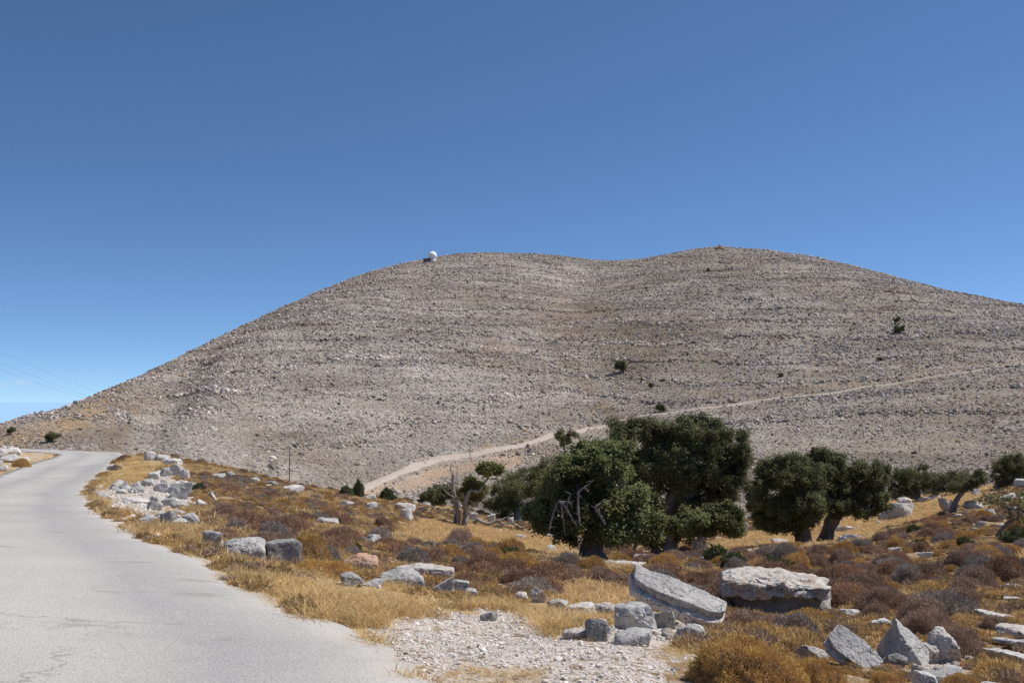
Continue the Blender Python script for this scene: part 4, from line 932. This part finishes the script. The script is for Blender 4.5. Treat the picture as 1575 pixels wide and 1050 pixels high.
tag(link('antenna_mast', mesh_np('antenna_mast', v, f, STEEL), loc=P), 'thin antenna mast right of the radar dome', 'mast')
P = hit(1107, 385, True, True); s = float(proj(np.array(P))[2]) / F
root = empty('summit_cairn', P); tag(root, 'small brown stone cairn on the right summit', 'cairn')
for i, (dx, z, w) in enumerate(((-4, 3, 7), (3, 3, 8), (0, 5, 7), (0, 7.5, 4))):
    Vv, Fc = rock_v(700 + i, (w * s, w * s, 3.4 * s), 3); o = link('stone', mesh_np('stone', Vv, Fc, LR), root); o.location = (dx * s, 0, z * s)

# ------------------------------------------------------------------ scattered individuals: brown cushions and white rocks
OC = np.array(OCC)
def clear(x, y, r):
    d = np.hypot(OC[:, 0] - x, OC[:, 1] - y); return bool((d > OC[:, 2] + r * 0.6).all())
def hides(px, py, d, w, h):
    # would a shrub here stand in front of one of the surveyed rocks or trunks?
    hw = 0.5 * w * F / d; top = py - h * F / d
    for x0, y0, x1, y1, D in PROT_BOX:
        if d < D + 0.15 and px + hw > x0 and px - hw < x1 and py > y0 and top < y1 - 0.2 * (y1 - y0): return True
    return False
PROT_BOX += [(880, 800, 945, 864, 45), (690, 740, 730, 808, 68), (1220, 800, 1300, 838, 55), (1455, 755, 1490, 790, 80), (1530, 790, 1560, 828, 33), (967, 893, 1117, 965, 10.8), (1268, 968, 1358, 1032, 8.5)]
def sample(nn, r0, r1, e, seed, a0=-0.50, a1=0.50):
    r = np.random.default_rng(seed); u = r.uniform(0, 1, nn); rr = (r0 ** e + u * (r1 ** e - r0 ** e)) ** (1 / e); a = r.uniform(a0, a1, nn)
    x = np.sin(a) * rr; y = np.cos(a) * rr; z, hl = height(x, y); return x, y, z, hl, rr
def region(px, py):
    if px < 480: return 'on the left slope beyond the roadside rock pile'
    if px < 770: return 'on the slope below the twin bare trunks'
    if px < 1010: return 'in front of the front oak'
    if px < 1330: return 'between the largest boulder and the right oaks'
    return 'on the right slope below the leaning trunk'
x, y, z, hl, rr = sample(5200, 9.5, 84, 0.9, 11)
zz_ = zone(x, y, z); px, py, dd = proj(np.stack([x, y, z], -1))
clus = fb2(x / 3.2, y / 3.2, 2, 44)
dn = {'brown': 'brown thorn cushion', 'red': 'reddish thorn cushion', 'grey': 'grey thorn cushion', 'tan': 'tan thorn cushion', 'green': 'dull green shrub'}
nb = 0; rest = []; own = []
for i in range(len(x)):
    if hl[i] or zz_[i] in (1, 2, 3, 4, 5, 6) or not (-20 < px[i] < 1600 and py[i] < 1045) or (px[i] < 300 and py[i] > 735): continue
    if clus[i] < -0.12 and random.random() < 0.75: continue
    w = random.uniform(0.40, 0.90) * (0.8 if px[i] < 700 else 1)
    if not clear(x[i], y[i], w * 0.5): continue
    if own and min((x[i] - a) ** 2 + (y[i] - b_) ** 2 - (0.36 * (w + c_)) ** 2 for a, b_, c_ in own) < 0: continue
    if hides(px[i], py[i], dd[i], w, 0.45 * w): continue
    own.append((x[i], y[i], w))
    k = fb2(np.array([x[i] / 5.0]), np.array([y[i] / 5.0]), 2, 61)[0] + random.uniform(-0.6, 0.6)
    kind = 'red' if k < -0.42 else 'brown' if k < 0.05 else 'grey' if k < 0.32 else 'tan' if k < 0.8 else 'green' if random.random() < 0.4 else 'brown'
    rest.append((w / dd[i], i, w, kind))
rest.sort(reverse=True)
LEFT = rest[235:]
for q, i, w, kind in rest[:235]:
    rg_ = region(px[i], py[i])
    put_bush(kind, Vector((x[i], y[i], z[i] - 0.03)), w, w * random.uniform(0.42, 0.58), random.uniform(0, 6.28), f'low {dn[kind]} {rg_}', f'{dn[kind]}s {rg_}')
# generic rock prototypes
PROT = []
for k_ in range(10):
    Vv, Fc = rock_v(900 + k_, (1, random.uniform(.6, .9), random.uniform(.4, .7)), 3, 7, 18, 0.07); me = mesh_np('rock', Vv, Fc, LW if k_ % 3 else LG); set_sharp(me); PROT.append(me)
x, y, z, hl, rr = sample(3000, 9, 88, 1.0, 12); zz_ = zone(x, y, z); px, py, dd = proj(np.stack([x, y, z], -1))
cl = fb2(x / 6, y / 6, 3, 45); nr = 0
for i in range(len(x)):
    if hl[i] or zz_[i] in (1, 2, 4, 6) or not (130 < px[i] < 1590 and py[i] < 1040): continue
    if cl[i] < 0.05 or nr >= 190: continue
    if zz_[i] == 3 and random.random() < 0.3: continue
    w = random.choice((0.18, 0.25, 0.3, 0.42, 0.6)) * random.uniform(0.7, 1.2) * (1 + dd[i] / 120)
    if not clear(x[i], y[i], w * 0.5): continue
    if zz_[i] == 5: w *= 0.6
    if hides(px[i], py[i], dd[i], w, 0.5 * w): continue
    o = link('rock', PROT[nr % 10], loc=(x[i], y[i], z[i] + w * 0.1)); o.scale = (w, w, w); o.rotation_euler = (random.uniform(-.25, .25), random.uniform(-.25, .25), random.uniform(0, 6.28))
    rg_ = region(px[i], py[i]); gl = 'golden grass' if zz_[i] == 3 else 'scrub'
    tag(o, f'small pale limestone rock lying in {gl} {rg_}', 'rock', f'small rocks in {gl} {rg_}'); nr += 1

PILEM = []
for k_ in range(6):
    Vv, Fc = rock_v(930 + k_, (1, random.uniform(.6, .9), random.uniform(.5, .8)), 3, 9, 24, 0.06); me = mesh_np('rock', Vv, Fc, (LW, LG, LP)[k_ % 3]); set_sharp(me); PILEM.append(me)
x, y, z, hl, rr = sample(9000, 6.5, 75, 0.8, 13); zz_ = zone(x, y, z, False); px, py, dd = proj(np.stack([x, y, z], -1)); n1 = n2 = 0
for i in range(len(x)):
    if hl[i] or zz_[i] != 5: continue
    near = dd[i] < 14
    if near and (n2 >= 60 or random.random() < 0.3): continue
    if not near and n1 >= 75: continue
    w = random.choice((0.05, 0.08, 0.12, 0.17)) * random.uniform(.8, 1.3) if near else random.choice((0.2, 0.3, 0.45, 0.6)) * random.uniform(.7, 1.2)
    if hides(px[i], py[i], dd[i], w, w * 0.6): continue
    o = link('rock', PILEM[random.randrange(6)], loc=(x[i], y[i], z[i] + w * 0.12)); o.scale = (w, w, w); o.rotation_euler = (random.uniform(-.5, .5), random.uniform(-.5, .5), random.uniform(0, 6.28))
    if near: tag(o, 'small broken stone in the rubble around the foreground boulders', 'rock', 'broken stones around the foreground boulders'); n2 += 1
    else: tag(o, 'angular limestone block in the rock pile along the outer edge of the bend', 'rock', 'rocks piled on the verge of the bend'); n1 += 1

# ------------------------------------------------------------------ uncountable cover: instanced stuff
def scatter(name, label, P, rot, scl, idx, protos, cat=None):
    c = bpy.data.collections.new(name + '_kinds')
    for i, me in enumerate(protos): c.objects.link(bpy.data.objects.new('%s_kind_%02d' % (name, i), me))
    me = bpy.data.meshes.new(name); me.vertices.add(len(P)); me.vertices.foreach_set('co', np.asarray(P, np.float32).ravel())
    a = me.attributes.new('rot', 'FLOAT_VECTOR', 'POINT'); a.data.foreach_set('vector', np.asarray(rot, np.float32).ravel())
    a = me.attributes.new('scl', 'FLOAT_VECTOR', 'POINT'); a.data.foreach_set('vector', np.asarray(scl, np.float32).ravel())
    a = me.attributes.new('idx', 'INT', 'POINT'); a.data.foreach_set('value', np.asarray(idx, np.int32))
    o = link(name, me); tag(o, label, cat, None, 'stuff')
    ng = bpy.data.node_groups.new(name, 'GeometryNodeTree')
    ng.interface.new_socket('Geometry', in_out='INPUT', socket_type='NodeSocketGeometry'); ng.interface.new_socket('Geometry', in_out='OUTPUT', socket_type='NodeSocketGeometry')
    gi = ng.nodes.new('NodeGroupInput'); go_ = ng.nodes.new('NodeGroupOutput'); ip = ng.nodes.new('GeometryNodeInstanceOnPoints')
    ci = ng.nodes.new('GeometryNodeCollectionInfo'); ci.inputs['Collection'].default_value = c; ci.inputs['Separate Children'].default_value = True; ci.inputs['Reset Children'].default_value = True
    def na(nm, t): q_ = ng.nodes.new('GeometryNodeInputNamedAttribute'); q_.data_type = t; q_.inputs[0].default_value = nm; return q_.outputs['Attribute']
    er = ng.nodes.new('FunctionNodeEulerToRotation'); L = ng.links.new
    L(gi.outputs[0], ip.inputs['Points']); L(ci.outputs[0], ip.inputs['Instance']); ip.inputs['Pick Instance'].default_value = True
    L(na('idx', 'INT'), ip.inputs['Instance Index']); L(na('rot', 'FLOAT_VECTOR'), er.inputs[0]); L(er.outputs[0], ip.inputs['Rotation']); L(na('scl', 'FLOAT_VECTOR'), ip.inputs['Scale'])
    L(ip.outputs[0], go_.inputs[0]); md = o.modifiers.new('scatter', 'NODES'); md.node_group = ng
    return o
def rots(n_, t=0.15, seed=0):
    r = np.random.default_rng(seed); return np.stack([r.normal(0, t, n_), r.normal(0, t, n_), r.uniform(0, 6.283, n_)], -1)
def rfac(x, y):
    # cover stands short or not at all on and just in front of placed things
    f = np.ones(len(x))
    for ox, oy, r in OC:
        d = np.hypot(x - ox, y - oy); u = np.hypot(ox, oy); fr = (u - np.hypot(x, y))
        f = np.minimum(f, np.clip((d - r * 0.7) / 0.25, 0.0, 1)); f = np.minimum(f, np.where((fr > 0) & (d < r + 0.5), np.clip((d - r) / 0.5, 0.45, 1), 1))
    return f
def tuft_mesh(seed, nb, hgt, spread, wd, mat, lean=0.35):
    r = np.random.default_rng(seed); b0 = np.concatenate([r.normal(0, spread, (nb, 2)), np.zeros((nb, 1))], 1)
    h = hgt * r.uniform(0.45, 1.2, nb)[:, None]; d = np.concatenate([r.normal(0, lean, (nb, 2)) + np.array([0.1, 0]), np.ones((nb, 1))], 1)
    sd = np.concatenate([r.normal(0, 1, (nb, 2)), np.zeros((nb, 1))], 1); sd /= np.linalg.norm(sd, axis=1)[:, None]; sd *= wd
    b1 = b0 + d * h * 0.55; b2 = b1 + (d * np.array([1.9, 1.9, 0.7])) * h * 0.45
    VV = np.stack([b0 - sd, b0 + sd, b1 + sd * 0.8, b1 - sd * 0.8, b2 + sd * 0.25, b2 - sd * 0.25], 1).reshape(-1, 3)
    k_ = np.arange(nb)[:, None] * 6; q = np.concatenate([k_ + np.array([0, 1, 2, 3]), k_ + np.array([3, 2, 4, 5])]); me = mesh_np('tuft', VV, q, mat, False)
    fattr(me, 'tint', np.repeat(np.clip(r.normal(0.5, 0.2, nb), 0, 1), 6)); return me
# dry grass on the verge
x, y, z, hl, rr = sample(60000, 4.5, 80, 0.55, 21); zn_ = zone(x, y, z); pt = fb2(x / 0.55, y / 0.55, 4, 77)
ok = (np.isin(zn_, (1,)) | (np.isin(zn_, (2, 5)) & (pt > 0.42) & (RNG.uniform(0, 1, len(x)) < 0.22)) | ((zn_ == 6) & (pt > 0))) & ~hl
ok &= ~((zn_ == 1) & (fb2(x / 0.8, y / 0.8, 3, 78) + 0.35 * RNG.uniform(-1, 1, len(x)) < -0.2))
x, y, z, zn_ = x[ok], y[ok], z[ok], zn_[ok]; k_ = len(x); rr = np.hypot(x, y)
s_ = RNG.uniform(0.55, 1.25, k_) * np.where(zn_ == 1, 1, 0.4) * (0.75 + 0.45 * np.clip(rr / 40, 0, 1)) * rfac(x, y)
TF = [tuft_mesh(i, 46, 0.115, 0.06, 0.0024, STRAW, 0.6) for i in range(5)]
scatter('dry_grass', 'short dry yellow grass along the road verge', np.stack([x, y, z], -1), rots(k_, .12, 1), np.stack([s_ * 1.3, s_ * 1.3, s_], -1), RNG.integers(0, 5, k_), TF)
# golden grass of the far field and pale clumps
x, y, z, hl, rr = sample(66000, 8, 90, 0.9, 22); zn_ = zone(x, y, z); ok = ((zn_ == 3) | ((zn_ == 0) & (rr > 14) & (fb2(x / 2.2, y / 2.2, 3, 79) > 0.34))) & ~hl; x, y, z = x[ok], y[ok], z[ok]; k_ = len(x)
s_ = RNG.uniform(0.7, 1.5, k_) * rfac(x, y) * np.clip(np.hypot(x, y) / 22, 0.6, 1)
TG = [tuft_mesh(20 + i, 34, 0.12, 0.09, 0.006, GOLD, 0.5) for i in range(5)]
scatter('golden_grass', 'golden dry grass of the field below the oaks', np.stack([x, y, z], -1), rots(k_, .12, 2), np.stack([s_, s_, s_], -1), RNG.integers(0, 5, k_), TG)
# rusty low scrub between the cushions
x, y, z, hl, rr = sample(46000, 7.5, 90, 0.75, 23); zn_ = zone(x, y, z); ok = (zn_ == 0) & ~hl & (fb2(x / 1.7, y / 1.7, 3, 80) > -0.34); x, y, z = x[ok], y[ok], z[ok]; k_ = len(x)
s_ = RNG.uniform(0.06, 0.17, k_) * np.clip(rfac(x, y), 0.35, 1)
LS = [bush_mesh('scrub', 200 + i, 420, (MATS, MATS, B_TAN, B_BROWN, MATS, MATS)[i], 0.3, 0.035, 0.6, lump=0.25) for i in range(6)]
big = [(x0_, y0_, z0_, w_) for (x0_, y0_, z0_, w_) in []]
scatter('low_scrub', 'low rusty brown scrub mat between the cushions', np.stack([x, y, z - 0.01], -1), rots(k_, .15, 3), np.stack([s_, s_, s_ * RNG.uniform(.7, 1.3, k_)], -1), RNG.integers(0, 6, k_), LS)
if LEFT:
    x, y, z, hl, rr = sample(5200, 9.5, 84, 0.9, 11); I = [q[1] for q in LEFT]; w_ = np.array([q[2] for q in LEFT]); k_ = len(I)
    kk = [['brown', 'red', 'grey', 'tan', 'green'].index(q[3]) for q in LEFT]
    scatter('distant_scrub', 'far small thorn cushions massed along the brow', np.stack([x[I], y[I], z[I] - 0.03], -1), rots(k_, .05, 8), np.stack([w_ / 2, w_ / 2, w_ * 0.42 / 0.62], -1), kk, [BUSH[q][0] for q in ('brown', 'red', 'grey', 'tan', 'green')])
# gravel of the verge
x, y, z, hl, rr = sample(90000, 4.2, 45, 0.4, 24); zn_ = zone(x, y, z); pt = fb2(x / 0.55, y / 0.55, 4, 77)
ok = (np.isin(zn_, (2, 5)) & (pt < 0.55)) | ((zn_ == 1) & (RNG.uniform(0, 1, len(x)) < 0.22)) | ((zn_ == 6) & (RNG.uniform(0, 1, len(x)) < 0.3)); x, y, z, rr = x[ok], y[ok], z[ok], rr[ok]; k_ = len(x)
s_ = np.exp(RNG.normal(-4.15, 0.5, k_)) * np.clip(rr / 9, 0.8, 2.2); s_ = np.clip(s_, 0.006, 0.11)
PB = []
for i in range(8):
    Vv, Fc = rock_v(950 + i, (1, random.uniform(.6, .95), random.uniform(.4, .7)), 2, 6, 14, 0.06); PB.append(mesh_np('pebble', Vv, Fc, LD if i == 7 else GRV, False)); fattr(PB[-1], 'tint', np.full(len(Vv), 0.5))
scatter('gravel', 'loose pale gravel and pebbles on the verge', np.stack([x, y, z + s_ * 0.12], -1), rots(k_, .5, 4), np.stack([s_] * 3, -1), np.where(RNG.uniform(0, 1, k_) < 0.02, 7, RNG.integers(0, 7, k_)), PB)
# rubble of the hill
r_ = np.random.default_rng(25); nn = 760000; u = r_.uniform(0, 1, nn); e = 1.25
rr = (125 ** e + u * (1720 ** e - 125 ** e)) ** (1 / e); a = r_.uniform(-0.50, 0.50, nn); x = np.sin(a) * rr; y = np.cos(a) * rr
z, hl = height(x, y)
tk = np.full(nn, 1e9)
for i in range(0, len(tkp)): tk = np.minimum(tk, np.hypot(x - tkp[i, 0], y - tkp[i, 1])) if i % 2 == 0 else tk
br, ea, go = hill_masks(np.stack([x, y, z], -1))
mz, t, p = mtn(x, y); q = z / 17.0 + 0.7 * fb2(x / 150, y / 150, 2, 9); q = q - np.floor(q)
dens = 0.60 + 0.50 * fb2(x / 45, y / 45, 3, 93) + 0.3 * fb2(x / 11, y / 11, 2, 94) - 0.16 * br + 0.5 * np.exp(-((q - 0.1) / 0.10) ** 2) - 0.85 * ea - 0.35 * go
ok = hl & (tk > 2.2 + 4.2 * r_.uniform(0, 1, nn) ** 2) & (r_.uniform(0, 1, nn) < dens) & (t < 1.03); x, y, z, q, rr, ea = x[ok], y[ok], z[ok], q[ok], rr[ok], ea[ok]; k_ = len(x)
s_ = np.exp(r_.normal(-0.48, 0.52, k_)) * (1 + 0.75 * np.exp(-((q - 0.1) / 0.09) ** 2)) * np.clip(rr / 750, 0.36, 1.15); s_ = np.clip(s_, 0.25, 3.2)
HP = []
for i in range(10):
    Vv, Fc = rock_v(970 + i, (1, random.uniform(.5, .9), random.uniform(.35, .75)), 2, 8, 26, 0.05); HP.append(mesh_np('hill_stone', Vv, Fc, LH, False))
scatter('rubble', 'grey limestone rubble covering the hill', np.stack([x, y, z + s_ * 0.2], -1), rots(k_, .35, 5), np.stack([s_ * 1.1, s_ * 1.1, s_ * 1.15], -1), r_.integers(0, 10, k_), HP)
# dwarf shrubs dotting the hill
nn = 26000; u = r_.uniform(0, 1, nn); rr = (125 ** e + u * (1650 ** e - 125 ** e)) ** (1 / e); a = r_.uniform(-0.5, 0.5, nn); x = np.sin(a) * rr; y = np.cos(a) * rr; z, hl = height(x, y)
br, ea, go = hill_masks(np.stack([x, y, z], -1)); ok = hl & (r_.uniform(0, 1, nn) < 0.45 + 0.5 * br - 0.5 * ea); x, y, z = x[ok], y[ok], z[ok]; k_ = len(x); s_ = np.exp(r_.normal(-0.55, 0.35, k_)) * np.clip(np.hypot(x, y) / 700, 0.5, 1.2)
HS = [bush_mesh('hill_scrub', 230 + i, 60, (B_BROWN, B_GREY, MATS)[i], 0.5, 0.12, 0.7) for i in range(3)]
scatter('hill_scrub', 'dwarf brown scrub dotting the hill', np.stack([x, y, z], -1), rots(k_, .2, 6), np.stack([s_, s_, s_ * 0.9], -1), r_.integers(0, 3, k_), HS)

# ------------------------------------------------------------------ light, sky, camera
SUN_EL, SUN_AZ = math.radians(55), math.radians(76)
sv = Vector((math.sin(SUN_AZ) * math.cos(SUN_EL), math.cos(SUN_AZ) * math.cos(SUN_EL), math.sin(SUN_EL)))
ld = bpy.data.lights.new('sun', 'SUN'); ld.energy = 4.2; ld.angle = math.radians(0.53); ld.color = (1.0, 0.955, 0.89)
so = bpy.data.objects.new('sun', ld); COL.objects.link(so); so.rotation_euler = sv.to_track_quat('Z', 'Y').to_euler(); so.location = (20, 10, 40)
w = bpy.data.worlds.new('World'); SC.world = w; w.use_nodes = True; nt = w.node_tree
bg = nt.nodes['Background']; sk = nt.nodes.new('ShaderNodeTexSky'); sk.sky_type = 'NISHITA'; sk.sun_disc = False
sk.sun_elevation = SUN_EL; sk.sun_rotation = SUN_AZ; sk.altitude = 3000; sk.air_density = 0.9; sk.dust_density = 0.35; sk.ozone_density = 4
tc = nt.nodes.new('ShaderNodeTexCoord'); va = nt.nodes.new('ShaderNodeVectorMath'); va.operation = 'MULTIPLY_ADD'
va.inputs[1].default_value = (1, 1, 1.4); va.inputs[2].default_value = (0, 0, 0.054)
hs = nt.nodes.new('ShaderNodeHueSaturation'); hs.inputs['Saturation'].default_value = 1.07; hs.inputs['Hue'].default_value = 0.4965
nt.links.new(tc.outputs['Generated'], va.inputs[0]); nt.links.new(va.outputs[0], sk.inputs[0]); nt.links.new(sk.outputs[0], hs.inputs['Color'])
g = G(nt); cn = g.noise(60, 5, 0.6, g.scl(tc.outputs['Generated'], (1, 1, 2.6)))
sx = g.n('ShaderNodeSeparateXYZ'); g.put(sx.inputs[0], tc.outputs['Generated'])
el = g.mapr(g.math('ABSOLUTE', g.math('SUBTRACT', sx.outputs[2], 0.0125)), 0.0, 0.006, 1, 0); ax = g.mapr(sx.outputs[0], -0.425, -0.45, 0, 1)
cl = g.math('MULTIPLY', g.math('MULTIPLY', el, ax), g.mapr(cn, 0.42, 0.62, 0, 0.45))
nt.links.new(g.mix(cl, hs.outputs[0], (5.2, 5.0, 5.3)), bg.inputs[0]); bg.inputs[1].default_value = 0.121
cd = bpy.data.cameras.new('camera'); cd.lens = 35; cd.sensor_width = 36; cd.clip_start = 0.1; cd.clip_end = 200000
co = bpy.data.objects.new('camera', cd); COL.objects.link(co); co.location = (0, 0, EYE); co.rotation_euler = (math.pi / 2 + PITCH, 0, 0); SC.camera = co
SC.view_settings.view_transform = 'Standard'; SC.view_settings.look = 'None'; SC.view_settings.gamma = 1; SC.view_settings.exposure = 0.22
SC.cycles.max_bounces = 6; SC.cycles.transparent_max_bounces = 4; SC.cycles.diffuse_bounces = 3
